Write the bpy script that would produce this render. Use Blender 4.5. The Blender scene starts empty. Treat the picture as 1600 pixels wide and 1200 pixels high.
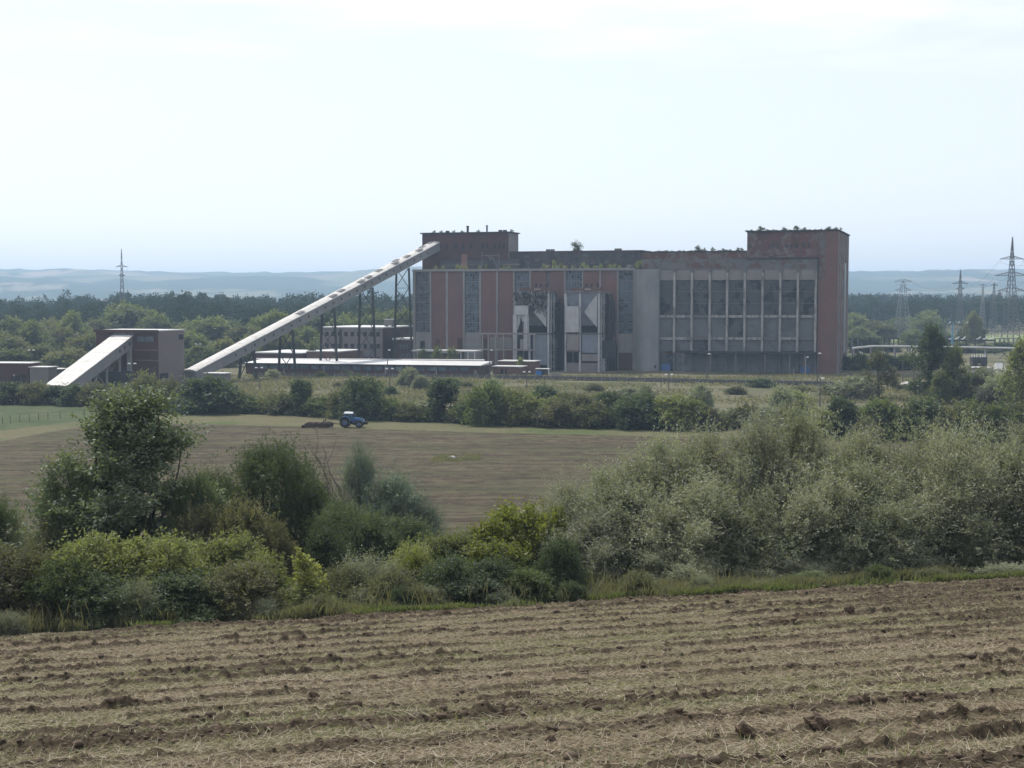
import bpy, math, random
import numpy as np
from mathutils import Vector, Matrix

# ------------------------------------------------------------------ camera, world, sun
sc = bpy.context.scene
col = sc.collection
F = 2200.0; EYE = 25.0
PITCH = math.atan(135 / F)
cp, sp = math.cos(PITCH), math.sin(PITCH)
cam_d = bpy.data.cameras.new('camera'); cam = bpy.data.objects.new('camera', cam_d); col.objects.link(cam)
cam_d.sensor_width = 36; cam_d.lens = F / 1600 * 36; cam_d.clip_start = 0.5; cam_d.clip_end = 30000
cam.location = (0, 0, EYE); cam.rotation_euler = (math.pi / 2 - PITCH, 0, 0)
sc.camera = cam

SUN_EL, SUN_AZ = math.radians(52), math.radians(-34)     # azimuth measured from +Y, negative = to the left
w = bpy.data.worlds.new("World"); sc.world = w; w.use_nodes = True
nt = w.node_tree; nt.nodes.clear()
wo = nt.nodes.new('ShaderNodeOutputWorld'); bg = nt.nodes.new('ShaderNodeBackground')
sky = nt.nodes.new('ShaderNodeTexSky'); sky.sky_type = 'NISHITA'; sky.sun_disc = False
sky.sun_elevation = SUN_EL; sky.sun_rotation = SUN_AZ
sky.air_density = 1.0; sky.dust_density = 1.2; sky.ozone_density = 1.0; sky.altitude = 100
bg.inputs['Strength'].default_value = 0.128
# thin veil of high cloud
tc = nt.nodes.new('ShaderNodeTexCoord'); mp = nt.nodes.new('ShaderNodeMapping')
mp.inputs['Scale'].default_value = (1.6, 1.6, 9.0); mp.inputs['Location'].default_value = (0.35, 0.1, 0.2)
no = nt.nodes.new('ShaderNodeTexNoise'); no.inputs['Scale'].default_value = 2.2; no.inputs['Detail'].default_value = 7; no.inputs['Roughness'].default_value = 0.55
cr = nt.nodes.new('ShaderNodeValToRGB'); cr.color_ramp.elements[0].position = 0.44; cr.color_ramp.elements[1].position = 0.66
cr.color_ramp.elements[0].color = (0, 0, 0, 1); cr.color_ramp.elements[1].color = (1, 1, 1, 1)
mx = nt.nodes.new('ShaderNodeMix'); mx.data_type = 'RGBA'
mx.inputs[7].default_value = (4.95, 5.0, 5.38, 1); mx.inputs[0].default_value = 0.72
m2_ = nt.nodes.new('ShaderNodeMix'); m2_.data_type = 'RGBA'; m2_.inputs[7].default_value = (6.2, 6.3, 6.4, 1)
sx_ = nt.nodes.new('ShaderNodeSeparateXYZ'); mr_ = nt.nodes.new('ShaderNodeMapRange'); mr_.interpolation_type = 'SMOOTHSTEP'; mr_.inputs[1].default_value = 0.10; mr_.inputs[2].default_value = 0.21
mu_ = nt.nodes.new('ShaderNodeMath'); mu_.operation = 'MULTIPLY'
L = nt.links.new
L(tc.outputs['Generated'], mp.inputs['Vector']); L(mp.outputs['Vector'], no.inputs['Vector']); L(no.outputs['Fac'], cr.inputs['Fac'])
L(tc.outputs['Generated'], sx_.inputs[0]); L(sx_.outputs['Z'], mr_.inputs[0]); L(mr_.outputs[0], mu_.inputs[0]); L(cr.outputs['Color'], mu_.inputs[1])
L(sky.outputs['Color'], mx.inputs[6]); L(mx.outputs[2], m2_.inputs[6]); L(mu_.outputs[0], m2_.inputs[0]); L(m2_.outputs[2], bg.inputs['Color']); L(bg.outputs[0], wo.inputs['Surface'])

sd = bpy.data.lights.new('sun', 'SUN'); sd.energy = 3.6; sd.angle = math.radians(0.6); sd.color = (1.0, 0.95, 0.86)
sun = bpy.data.objects.new('sun', sd); col.objects.link(sun); sun.location = (0, 0, 200)
sdir = Vector((math.sin(SUN_AZ) * math.cos(SUN_EL), math.cos(SUN_AZ) * math.cos(SUN_EL), math.sin(SUN_EL)))
sun.rotation_euler = sdir.to_track_quat('Z', 'Y').to_euler()
sc.view_settings.view_transform = 'Standard'; sc.view_settings.look = 'None'
sc.view_settings.exposure = 0.62; sc.view_settings.gamma = 1.0; sc.view_settings.use_curve_mapping = False
sc.render.engine = 'CYCLES'
cy = sc.cycles
cy.max_bounces = 6; cy.diffuse_bounces = 3; cy.glossy_bounces = 2; cy.transmission_bounces = 3; cy.transparent_max_bounces = 4; cy.volume_bounces = 0
cy.use_denoising = True

# ------------------------------------------------------------------ pixel -> place (photograph is 1600 x 1200)
def ray(px, py):
    a = (px - 800) / F; v = (600 - py) / F
    return np.array([a, cp + v * sp, -sp + v * cp])
def at(px, py, Y):
    d = ray(px, py); return np.array([0, 0, EYE]) + d * (Y / d[1])
def gh(px, py, z=0.0):
    d = ray(px, py); return np.array([0, 0, EYE]) + d * ((z - EYE) / d[2])
def zat(py, Y):
    return at(800, py, Y)[2]
def xat(px, Y):
    return (px - 800) / F * cp * Y

# ------------------------------------------------------------------ noise
def _h(ix, iy, seed):
    n = (ix.astype(np.int64) * 374761393 + iy.astype(np.int64) * 668265263 + seed * 1442695041) & 0xffffffff
    n = ((n ^ (n >> 13)) * 1274126177) & 0xffffffff
    n = ((n ^ (n >> 16)) * 2246822519) & 0xffffffff
    return ((n ^ (n >> 15)) & 0xffffff) / float(0xffffff)
def vn(x, y, seed=0):
    x = np.asarray(x, float); y = np.asarray(y, float)
    ix = np.floor(x); iy = np.floor(y); fx = x - ix; fy = y - iy
    fx = fx * fx * fx * (fx * (fx * 6 - 15) + 10); fy = fy * fy * fy * (fy * (fy * 6 - 15) + 10)
    a = _h(ix, iy, seed); b = _h(ix + 1, iy, seed); c = _h(ix, iy + 1, seed); d = _h(ix + 1, iy + 1, seed)
    return (a * (1 - fx) + b * fx) * (1 - fy) + (c * (1 - fx) + d * fx) * fy
def fbm(x, y, o=4, seed=0, g=0.5):
    s = 0; a = 1; t = 0
    for i in range(o):
        s = s + a * vn(x * 2 ** i + 17.3 * i, y * 2 ** i - 9.1 * i, seed + i); t += a; a *= g
    return s / t

# ------------------------------------------------------------------ terrain height
T10 = math.tan(math.radians(10))
_pu = np.array([-60, -10, 0, 12, 22, 40, 60, 80, 105, 130, 165, 200, 9000.]); _pz = np.array([24.5, 22.6, 21.4, 19.4, 17.65, 14.7, 11.8, 8.4, 4.9, 2.2, 0.0, 0, 0])
_du = np.arange(-60, 260, 0.5); _dz = np.convolve(np.pad(np.interp(_du, _pu, _pz), 16, mode='edge'), np.hanning(33) / np.hanning(33).sum(), 'valid')
def sst(a, b, x):
    t = np.clip((x - a) / (b - a), 0, 1); return t * t * (3 - 2 * t)
def hz(x, y):
    x = np.asarray(x, float); y = np.asarray(y, float)
    u = y - np.clip(x, -80, 80) * T10
    z = np.interp(u, _du, _dz)
    z = z + 0.02 * np.clip(x, -60, 60) * (1 - sst(55, 140, u))
    y0 = np.where(x < 0, 650, 950.)
    z = z + 6.5 * sst(0, 450, y - y0)
    return z
def hzf(x, y): return float(hz(x, y))

# ------------------------------------------------------------------ object helpers
def tag(o, label=None, cat=None, group=None, kind=None):
    if label: o['label'] = label
    if cat: o['category'] = cat
    if group: o['group'] = group
    if kind: o['kind'] = kind
    return o
def empty(name, loc, rz=0.0, label=None, cat=None, group=None):
    o = bpy.data.objects.new(name, None); col.objects.link(o); o.empty_display_size = 0.5
    o.location = loc; o.rotation_euler = (0, 0, rz); return tag(o, label, cat, group)
def link(name, me, parent=None, mat=None):
    o = bpy.data.objects.new(name, me); col.objects.link(o)
    if mat is not None and len(me.materials) == 0: me.materials.append(mat)
    if parent is not None: o.parent = parent
    return o
def np_mesh(name, V, Q, mat=None, smooth=False):
    """V (n,3), Q (m,k) faces of equal size"""
    V = np.ascontiguousarray(V, np.float32); Q = np.ascontiguousarray(Q, np.int32)
    me = bpy.data.meshes.new(name)
    me.vertices.add(len(V)); me.vertices.foreach_set('co', V.ravel())
    k = Q.shape[1]; me.loops.add(Q.size); me.loops.foreach_set('vertex_index', Q.ravel())
    me.polygons.add(len(Q)); me.polygons.foreach_set('loop_start', np.arange(0, Q.size, k, dtype=np.int32))
    if smooth: me.polygons.foreach_set('use_smooth', np.ones(len(Q), bool))
    me.update(calc_edges=True)
    if mat: me.materials.append(mat)
    return me
def grid_mesh(name, X, Y, Z, mat, smooth=True):
    r, c = X.shape
    V = np.stack([X.ravel(), Y.ravel(), Z.ravel()], 1)
    i = (np.arange(r - 1)[:, None] * c + np.arange(c - 1)[None, :]).ravel()
    Q = np.stack([i, i + 1, i + c + 1, i + c], 1)
    return np_mesh(name, V, Q, mat, smooth)

class MB:
    def __init__(s): s.v = []; s.f = []
    def add(s, vs, fs):
        b = len(s.v); s.v += [tuple(map(float, p)) for p in vs]; s.f += [tuple(b + i for i in f) for f in fs]; return s
    def box(s, x0, x1, y0, y1, z0, z1):
        return s.add([(x0, y0, z0), (x1, y0, z0), (x1, y1, z0), (x0, y1, z0), (x0, y0, z1), (x1, y0, z1), (x1, y1, z1), (x0, y1, z1)],
                     [(3, 2, 1, 0), (4, 5, 6, 7), (0, 1, 5, 4), (1, 2, 6, 5), (2, 3, 7, 6), (3, 0, 4, 7)])
    def hexa(s, P):
        return s.add(P, [(3, 2, 1, 0), (4, 5, 6, 7), (0, 1, 5, 4), (1, 2, 6, 5), (2, 3, 7, 6), (3, 0, 4, 7)])
    def bar(s, a, b, w, h=None):
        a = Vector(a); b = Vector(b); d = (b - a)
        if d.length < 1e-6: return s
        d.normalize(); up = Vector((0, 0, 1)) if abs(d.z) < 0.95 else Vector((0, 1, 0))
        r = d.cross(up).normalized() * (w / 2); t = r.cross(d).normalized() * ((h or w) / 2)
        P = [a - r - t, a + r - t, a + r + t, a - r + t, b - r - t, b + r - t, b + r + t, b - r + t]
        return s.add(P, [(0, 1, 2, 3), (7, 6, 5, 4), (1, 0, 4, 5), (2, 1, 5, 6), (3, 2, 6, 7), (0, 3, 7, 4)])
    def tube(s, pts, rad, n=7, cap=True):
        pts = [Vector(p) for p in pts]; rings = []
        for i, p in enumerate(pts):
            d = (pts[min(i + 1, len(pts) - 1)] - pts[max(i - 1, 0)])
            if d.length < 1e-9: d = Vector((0, 0, 1))
            d.normalize(); up = Vector((0, 0, 1)) if abs(d.z) < 0.9 else Vector((1, 0, 0))
            a = d.cross(up).normalized(); b = a.cross(d); r = rad[i] if hasattr(rad, '__len__') else rad
            rings.append([p + (a * math.cos(2 * math.pi * k / n) + b * math.sin(2 * math.pi * k / n)) * r for k in range(n)])
        vs = [q for rr in rings for q in rr]; fs = []
        for i in range(len(pts) - 1):
            for k in range(n): fs.append((i * n + k, i * n + (k + 1) % n, (i + 1) * n + (k + 1) % n, (i + 1) * n + k))
        if cap: fs += [tuple(range(n - 1, -1, -1)), tuple((len(pts) - 1) * n + k for k in range(n))]
        return s.add(vs, fs)
    def lathe(s, prof, axis='y', n=20, c=(0, 0, 0)):
        vs = []; m = len(prof)
        for k in range(n):
            a = 2 * math.pi * k / n
            for (r, h) in prof:
                if axis == 'y': vs.append((c[0] + r * math.cos(a), c[1] + h, c[2] + r * math.sin(a)))
                else: vs.append((c[0] + r * math.cos(a), c[1] + r * math.sin(a), c[2] + h))
        fs = []
        for k in range(n):
            for j in range(m - 1): fs.append((k * m + j, ((k + 1) % n) * m + j, ((k + 1) % n) * m + j + 1, k * m + j + 1))
        return s.add(vs, fs)
    def build(s, name, mat, parent=None, smooth=False):
        me = bpy.data.meshes.new(name); me.from_pydata(s.v, [], s.f); me.update()
        if smooth: me.polygons.foreach_set('use_smooth', [True] * len(me.polygons))
        me.materials.append(mat)
        return link(name, me, parent)
def children_of(o): return [c for c in bpy.data.objects if c.parent == o]
_kids = {}
def copy_thing(o, loc, rz=0.0, scale=(1, 1, 1)):
    c = o.copy(); col.objects.link(c); c.location = loc; c.rotation_euler = (0, 0, rz); c.scale = scale
    def rec(src, dst):
        for k in src_children(src):
            d = k.copy(); col.objects.link(d); d.parent = dst; rec(k, d)
    rec(o, c); return c
def src_children(o):
    if o.name not in _kids: _kids[o.name] = children_of(o)
    return _kids[o.name]

# ------------------------------------------------------------------ materials
def newmat(name):
    m = bpy.data.materials.new(name); m.use_nodes = True; t = m.node_tree; t.nodes.clear()
    o = t.nodes.new('ShaderNodeOutputMaterial'); return m, t, o
def nz(t, vec, scale, detail=4, rough=0.5, dist=0.0):
    n = t.nodes.new('ShaderNodeTexNoise'); n.inputs['Scale'].default_value = scale; n.inputs['Detail'].default_value = detail
    n.inputs['Roughness'].default_value = rough; n.inputs['Distortion'].default_value = dist; t.links.new(vec, n.inputs['Vector']); return n.outputs['Fac']
def ramp(t, fac, stops, interp='LINEAR'):
    r = t.nodes.new('ShaderNodeValToRGB'); e = r.color_ramp.elements; r.color_ramp.interpolation = interp
    while len(e) < len(stops): e.new(0.5)
    for i, (p, c) in enumerate(stops):
        e[i].position = p; e[i].color = (c[0], c[1], c[2], 1) if hasattr(c, '__len__') else (c, c, c, 1)
    t.links.new(fac, r.inputs['Fac']); return r.outputs['Color']
def mixc(t, fac, a, b, mode='MIX'):
    m = t.nodes.new('ShaderNodeMix'); m.data_type = 'RGBA'; m.blend_type = mode
    for s, v in ((0, fac), (6, a), (7, b)):
        if hasattr(v, 'links') or isinstance(v, bpy.types.NodeSocket): t.links.new(v, m.inputs[s])
        elif s == 0: m.inputs[0].default_value = v
        else: m.inputs[s].default_value = (v[0], v[1], v[2], 1)
    return m.outputs[2]
def coords(t, scale=(1, 1, 1), kind='Object', rot=(0, 0, 0)):
    c = t.nodes.new('ShaderNodeTexCoord'); m = t.nodes.new('ShaderNodeMapping'); m.inputs['Scale'].default_value = scale; m.inputs['Rotation'].default_value = rot
    t.links.new(c.outputs[kind], m.inputs['Vector']); return m.outputs['Vector']
def princ(t, o, colr, rough=0.9, bump=None, bstr=0.3, bdist=0.05, spec=0.2, metal=0.0):
    p = t.nodes.new('ShaderNodeBsdfPrincipled'); p.inputs['Roughness'].default_value = rough
    p.inputs['Specular IOR Level'].default_value = spec; p.inputs['Metallic'].default_value = metal
    if isinstance(colr, bpy.types.NodeSocket): t.links.new(colr, p.inputs['Base Color'])
    else: p.inputs['Base Color'].default_value = (*colr, 1)
    if bump is not None:
        b = t.nodes.new('ShaderNodeBump'); b.inputs['Strength'].default_value = bstr; b.inputs['Distance'].default_value = bdist
        t.links.new(bump, b.inputs['Height']); t.links.new(b.outputs[0], p.inputs['Normal'])
    t.links.new(p.outputs[0], o.inputs['Surface']); return p
def weathered(name, c1, c2, dirt, scale=0.25, dirt_lo=0.5, dirt_hi=0.75, streak=True, rough=0.9, fine=2.0):
    m, t, o = newmat(name)
    v = coords(t); a = nz(t, v, scale, 6, 0.6); b = nz(t, v, fine, 5, 0.65)
    c = ramp(t, a, [(0.35, c1), (0.65, c2)])
    c = mixc(t, 0.35, c, ramp(t, b, [(0.3, 0.45), (0.7, 0.85)]), 'MULTIPLY')
    vs = coords(t, (1.0, 1.0, 0.16) if streak else (1, 1, 1)); d = nz(t, vs, scale * 2.2, 7, 0.7, 0.4)
    f = ramp(t, d, [(dirt_lo, 0), (dirt_hi, 1)])
    c = mixc(t, f, c, dirt)
    princ(t, o, c, rough, b, 0.25, 0.05); return m
def plain(name, c, rough=0.6, metal=0.0, spec=0.3, var=0.25, scale=3.0):
    m, t, o = newmat(name); v = coords(t); n = nz(t, v, scale, 4)
    cc = mixc(t, ramp(t, n, [(0.3, 0), (0.75, 1)]), c, tuple(x * (1 - var) for x in c))
    princ(t, o, cc, rough, metal=metal, spec=spec); return m
def leafmat(name, ca, cb, cc=None, trans=0.45, clump=0.9, gloss=0.03):
    """leaf colour varies from leaf to leaf and from branch to branch"""
    m, t, o = newmat(name)
    g = t.nodes.new('ShaderNodeNewGeometry'); v = coords(t)
    f1 = g.outputs['Random Per Island']; f2 = nz(t, v, clump, 3)
    oi = t.nodes.new('ShaderNodeObjectInfo')
    a = mixc(t, f1, ca, cb); b = mixc(t, f1, cb, cc or ca)
    c = mixc(t, ramp(t, f2, [(0.35, 0), (0.65, 1)]), a, b)
    hs = t.nodes.new('ShaderNodeHueSaturation'); mr = t.nodes.new('ShaderNodeMapRange'); mr.inputs[3].default_value = 0.76; mr.inputs[4].default_value = 1.20
    t.links.new(oi.outputs['Random'], mr.inputs[0]); t.links.new(mr.outputs[0], hs.inputs['Value']); t.links.new(c, hs.inputs['Color']); c = hs.outputs['Color']
    d = t.nodes.new('ShaderNodeBsdfDiffuse'); tr = t.nodes.new('ShaderNodeBsdfTranslucent'); gl = t.nodes.new('ShaderNodeBsdfGlossy')
    gl.inputs['Roughness'].default_value = 0.6; gl.inputs['Color'].default_value = (0.8, 0.85, 0.9, 1)
    t.links.new(c, d.inputs['Color'])
    ct = mixc(t, 1.0, c, (1.15, 1.2, 0.65), 'MULTIPLY'); t.links.new(ct, tr.inputs['Color'])
    m1 = t.nodes.new('ShaderNodeMixShader'); m1.inputs[0].default_value = trans; m2 = t.nodes.new('ShaderNodeMixShader'); m2.inputs[0].default_value = gloss
    t.links.new(d.outputs[0], m1.inputs[1]); t.links.new(tr.outputs[0], m1.inputs[2]); t.links.new(m1.outputs[0], m2.inputs[1]); t.links.new(gl.outputs[0], m2.inputs[2])
    t.links.new(m2.outputs[0], o.inputs['Surface']); return m

M = {}
M['brick'] = weathered('brick', (0.185, 0.105, 0.092), (0.15, 0.088, 0.08), (0.115, 0.088, 0.082), 0.12, 0.5, 0.72)
M['brick_old'] = weathered('brick_old', (0.15, 0.075, 0.065), (0.09, 0.052, 0.05), (0.15, 0.14, 0.14), 0.16, 0.47, 0.60, False)
M['brick_dark'] = weathered('brick_dark', (0.095, 0.05, 0.046), (0.07, 0.042, 0.042), (0.055, 0.045, 0.047), 0.2)
M['concrete'] = weathered('concrete', (0.27, 0.263, 0.258), (0.22, 0.216, 0.213), (0.14, 0.137, 0.134), 0.2, 0.52, 0.8)
M['concrete_pink'] = weathered('concrete_pink', (0.25, 0.225, 0.22), (0.21, 0.19, 0.19), (0.14, 0.125, 0.125), 0.25, 0.55, 0.8)
M['plaster'] = weathered('plaster', (0.20, 0.185, 0.182), (0.17, 0.158, 0.156), (0.12, 0.11, 0.11), 0.3, 0.55, 0.85)
M['pillar'] = weathered('pillar', (0.37, 0.365, 0.36), (0.29, 0.285, 0.28), (0.14, 0.135, 0.13), 0.5, 0.48, 0.60)
M['panel_pale'] = weathered('panel_pale', (0.155, 0.165, 0.175), (0.13, 0.138, 0.148), (0.085, 0.09, 0.098), 0.11, 0.5, 0.62, False)
M['mullion'] = weathered('mullion', (0.21, 0.22, 0.24), (0.17, 0.18, 0.2), (0.12, 0.11, 0.10), 0.5, 0.5, 0.7)
M['panel'] = weathered('panel', (0.095, 0.102, 0.108), (0.075, 0.082, 0.088), (0.028, 0.032, 0.037), 0.11, 0.52, 0.56, False)
M['grime'] = weathered('grime', (0.07, 0.07, 0.075), (0.04, 0.038, 0.042), (0.085, 0.055, 0.05), 0.2, 0.55, 0.62, False)
M['roof_felt'] = weathered('roof_felt', (0.55, 0.55, 0.54), (0.45, 0.45, 0.45), (0.3, 0.3, 0.29), 0.3, 0.6, 0.9, False, 0.55)
M['roof_white'] = weathered('roof_white', (0.60, 0.60, 0.59), (0.52, 0.52, 0.52), (0.32, 0.31, 0.30), 0.3, 0.52, 0.8, False, 0.45)
M['gallery_side'] = weathered('gallery_side', (0.21, 0.213, 0.218), (0.175, 0.178, 0.182), (0.12, 0.12, 0.122), 0.25, 0.55, 0.8)
M['gallery_roof'] = weathered('gallery_roof', (0.50, 0.49, 0.475), (0.42, 0.41, 0.395), (0.24, 0.23, 0.22), 0.35, 0.52, 0.7, False, 0.6)
M['steel'] = weathered('steel', (0.16, 0.165, 0.17), (0.12, 0.125, 0.13), (0.12, 0.075, 0.05), 0.6, 0.5, 0.7)
M['steel_dark'] = weathered('steel_dark', (0.05, 0.055, 0.06), (0.035, 0.04, 0.045), (0.06, 0.04, 0.03), 0.6, 0.5, 0.7)
M['steel_pale'] = weathered('steel_pale', (0.42, 0.425, 0.44), (0.34, 0.345, 0.36), (0.19, 0.16, 0.14), 0.5, 0.55, 0.8)
M['sheet_blue'] = weathered('sheet_blue', (0.24, 0.26, 0.31), (0.19, 0.21, 0.26), (0.12, 0.12, 0.13), 0.5, 0.55, 0.8)
M['rust'] = weathered('rust', (0.17, 0.10, 0.08), (0.13, 0.08, 0.065), (0.09, 0.065, 0.055), 0.7)
M['galv'] = plain('galv', (0.10, 0.11, 0.12), 0.6, 0.2)
M['galv_pale'] = plain('galv_pale', (0.19, 0.21, 0.23), 0.5, 0.3)
M['pole'] = plain('pole', (0.10, 0.095, 0.09), 0.8)
M['pole_pale'] = plain('pole_pale', (0.28, 0.27, 0.26), 0.8)
M['lamp'] = plain('lamp', (0.8, 0.8, 0.8), 0.3)
M['bluedoor'] = plain('bluedoor', (0.06, 0.12, 0.28), 0.6)
M['wood_post'] = plain('wood_post', (0.16, 0.13, 0.10), 0.9)
M['wire'] = plain('wire', (0.12, 0.12, 0.12), 0.6)
M['insul'] = plain('insul', (0.75, 0.76, 0.76), 0.2)
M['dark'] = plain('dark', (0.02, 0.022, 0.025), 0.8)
M['bark'] = weathered('bark', (0.07, 0.06, 0.05), (0.05, 0.042, 0.036), (0.10, 0.095, 0.085), 3.0)
M['bark_pale'] = weathered('bark_pale', (0.16, 0.145, 0.125), (0.12, 0.105, 0.09), (0.08, 0.07, 0.06), 3.0)
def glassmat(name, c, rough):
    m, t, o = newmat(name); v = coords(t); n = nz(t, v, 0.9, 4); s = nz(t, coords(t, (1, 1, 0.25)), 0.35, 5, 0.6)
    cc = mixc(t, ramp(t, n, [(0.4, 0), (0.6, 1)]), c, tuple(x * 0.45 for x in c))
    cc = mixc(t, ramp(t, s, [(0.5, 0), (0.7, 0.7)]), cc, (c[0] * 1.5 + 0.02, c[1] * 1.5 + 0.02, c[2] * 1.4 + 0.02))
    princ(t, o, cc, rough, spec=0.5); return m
M['glass_old'] = glassmat('glass_old', (0.065, 0.085, 0.105), 0.35)
M['glass_blue'] = glassmat('glass_blue', (0.06, 0.10, 0.14), 0.3)
# leaves
M['lf_dark'] = leafmat('leaf_dark', (0.045, 0.066, 0.032), (0.065, 0.088, 0.045), (0.08, 0.10, 0.05))
M['lf_green'] = leafmat('leaf_green', (0.065, 0.09, 0.035), (0.095, 0.12, 0.045), (0.12, 0.14, 0.055))
M['lf_mid'] = leafmat('leaf_midtree', (0.085, 0.115, 0.045), (0.125, 0.15, 0.06), (0.15, 0.165, 0.07), clump=.15)
M['lf_midolive'] = leafmat('leaf_midolive', (0.11, 0.12, 0.055), (0.15, 0.145, 0.07), (0.10, 0.12, 0.05), clump=.15)
M['lf_fine'] = leafmat('leaf_fine', (0.06, 0.088, 0.045), (0.08, 0.108, 0.055), (0.105, 0.12, 0.055))
M['lf_yg'] = leafmat('leaf_yellowgreen', (0.12, 0.145, 0.05), (0.18, 0.195, 0.075), (0.14, 0.15, 0.06))
M['lf_bright'] = leafmat('leaf_bright', (0.095, 0.14, 0.03), (0.22, 0.215, 0.045), (0.12, 0.155, 0.035))
M['lf_yellow'] = leafmat('leaf_yellow', (0.27, 0.28, 0.085), (0.2, 0.23, 0.07), (0.30, 0.28, 0.09))
M['lf_olive'] = leafmat('leaf_olive', (0.10, 0.11, 0.055), (0.14, 0.14, 0.07), (0.085, 0.09, 0.045))
M['lf_brown'] = leafmat('leaf_brown', (0.10, 0.10, 0.052), (0.12, 0.10, 0.06), (0.10, 0.125, 0.05))
M['lf_grey'] = leafmat('leaf_grey', (0.175, 0.20, 0.14), (0.25, 0.26, 0.19), (0.18, 0.19, 0.12), trans=0.38, gloss=0.04)
M['lf_silver'] = leafmat('leaf_silver', (0.195, 0.21, 0.15), (0.27, 0.275, 0.205), (0.21, 0.21, 0.135), trans=0.38, gloss=0.05)
M['lf_bluegrey'] = leafmat('leaf_bluegrey', (0.10, 0.14, 0.115), (0.14, 0.175, 0.145), (0.12, 0.15, 0.11), trans=0.3)
M['lf_poplar'] = leafmat('leaf_poplar', (0.075, 0.105, 0.05), (0.11, 0.14, 0.07), (0.17, 0.19, 0.13), gloss=0.05)
M['lf_dry'] = leafmat('leaf_dry', (0.19, 0.17, 0.105), (0.14, 0.13, 0.08), (0.16, 0.16, 0.085))
M['lf_grass'] = leafmat('leaf_grass', (0.075, 0.11, 0.035), (0.12, 0.145, 0.05), (0.15, 0.145, 0.075))
M['lf_grasspale'] = leafmat('leaf_grasspale', (0.12, 0.125, 0.07), (0.17, 0.16, 0.095), (0.09, 0.10, 0.05))
# ------------------------------------------------------------------ ground
def soilmat(name, base, dark, straw, green, rowrot, rowscale, straw_amt, green_amt, fine=14.0):
    m, t, o = newmat(name); v = coords(t)
    vr = coords(t, (0.10 if fine > 4 else 0.22, 1.0, 0.1), rot=(0, 0, rowrot))
    a = nz(t, v, fine, 8, 0.7); b = nz(t, v, fine * 0.22, 6, 0.65, 0.3); r = nz(t, vr, rowscale, 5, 0.6, 0.3); big = nz(t, coords(t, (0.25, 1, 1), rot=(0, 0, rowrot)), 0.10, 4, 0.6)
    c = ramp(t, a, [(0.40, dark), (0.58, base)])
    f = ramp(t, b, [(0.47, 0), (0.60, straw_amt)]); c = mixc(t, f, c, straw)
    f2 = ramp(t, r, [(0.46, 0), (0.56, 1)]); c = mixc(t, mixc(t, 1.0, f2, (straw_amt * .8,) * 3, 'MULTIPLY'), c, straw)
    ln = nz(t, coords(t, (0.05, 1.0, 0.1), rot=(0, 0, rowrot)), 0.17, 5, 0.75, 0.6); c = mixc(t, ramp(t, ln, [(0.50, 0), (0.58, 0.5)]), c, dark)
    g = ramp(t, big, [(0.46, 0), (0.62, green_amt)]); g2 = mixc(t, 1.0, g, ramp(t, b, [(0.35, 0.2), (0.6, 1)]), 'MULTIPLY'); c = mixc(t, g2, c, green)
    h = mixc(t, 0.5, a, b)
    princ(t, o, c, 0.95, h, 1.0, 2.2 / fine, spec=0.05); return m
ROW = math.radians(10)
def nearsoil():
    m, t, o = newmat('near_soil'); v = coords(t)
    at_ = t.nodes.new('ShaderNodeAttribute'); at_.attribute_name = 'tilth'; T = at_.outputs['Fac']
    a = nz(t, v, 9, 8, 0.72); b = nz(t, v, 2.4, 7, 0.68, 0.3); big = nz(t, coords(t, (0.25, 1, 1), rot=(0, 0, -ROW)), 0.16, 4, 0.6)
    soil = ramp(t, a, [(0.38, (0.044, 0.035, 0.026)), (0.60, (0.100, 0.079, 0.054))])
    straw = ramp(t, a, [(0.38, (0.052, 0.044, 0.028)), (0.50, (0.138, 0.110, 0.073)), (0.62, (0.245, 0.203, 0.135))])
    green = ramp(t, a, [(0.36, (0.05, 0.06, 0.025)), (0.62, (0.135, 0.15, 0.06))])
    straw = mixc(t, mixc(t, 1.0, ramp(t, big, [(0.43, 0), (0.60, 0.7)]), ramp(t, b, [(0.38, 0.1), (0.56, 1)]), 'MULTIPLY'), straw, green)
    s = t.nodes.new('ShaderNodeMath'); s.operation = 'SUBTRACT'; t.links.new(b, s.inputs[0]); mm = t.nodes.new('ShaderNodeMath'); mm.operation = 'MULTIPLY'; mm.inputs[1].default_value = 0.37; t.links.new(T, mm.inputs[0]); t.links.new(mm.outputs[0], s.inputs[1])
    c = mixc(t, ramp(t, s.outputs[0], [(0.26, 0), (0.46, 0.92)]), soil, straw)
    princ(t, o, c, 0.95, mixc(t, 0.5, a, b), 1.0, 0.2, spec=0.05); return m
M['near_soil'] = nearsoil()
M['far_soil'] = soilmat('far_soil', (0.084, 0.068, 0.049), (0.040, 0.032, 0.024), (0.13, 0.113, 0.074), (0.085, 0.095, 0.048), math.radians(14.5), 0.42, 0.7, 0.6, 1.6)

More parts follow.
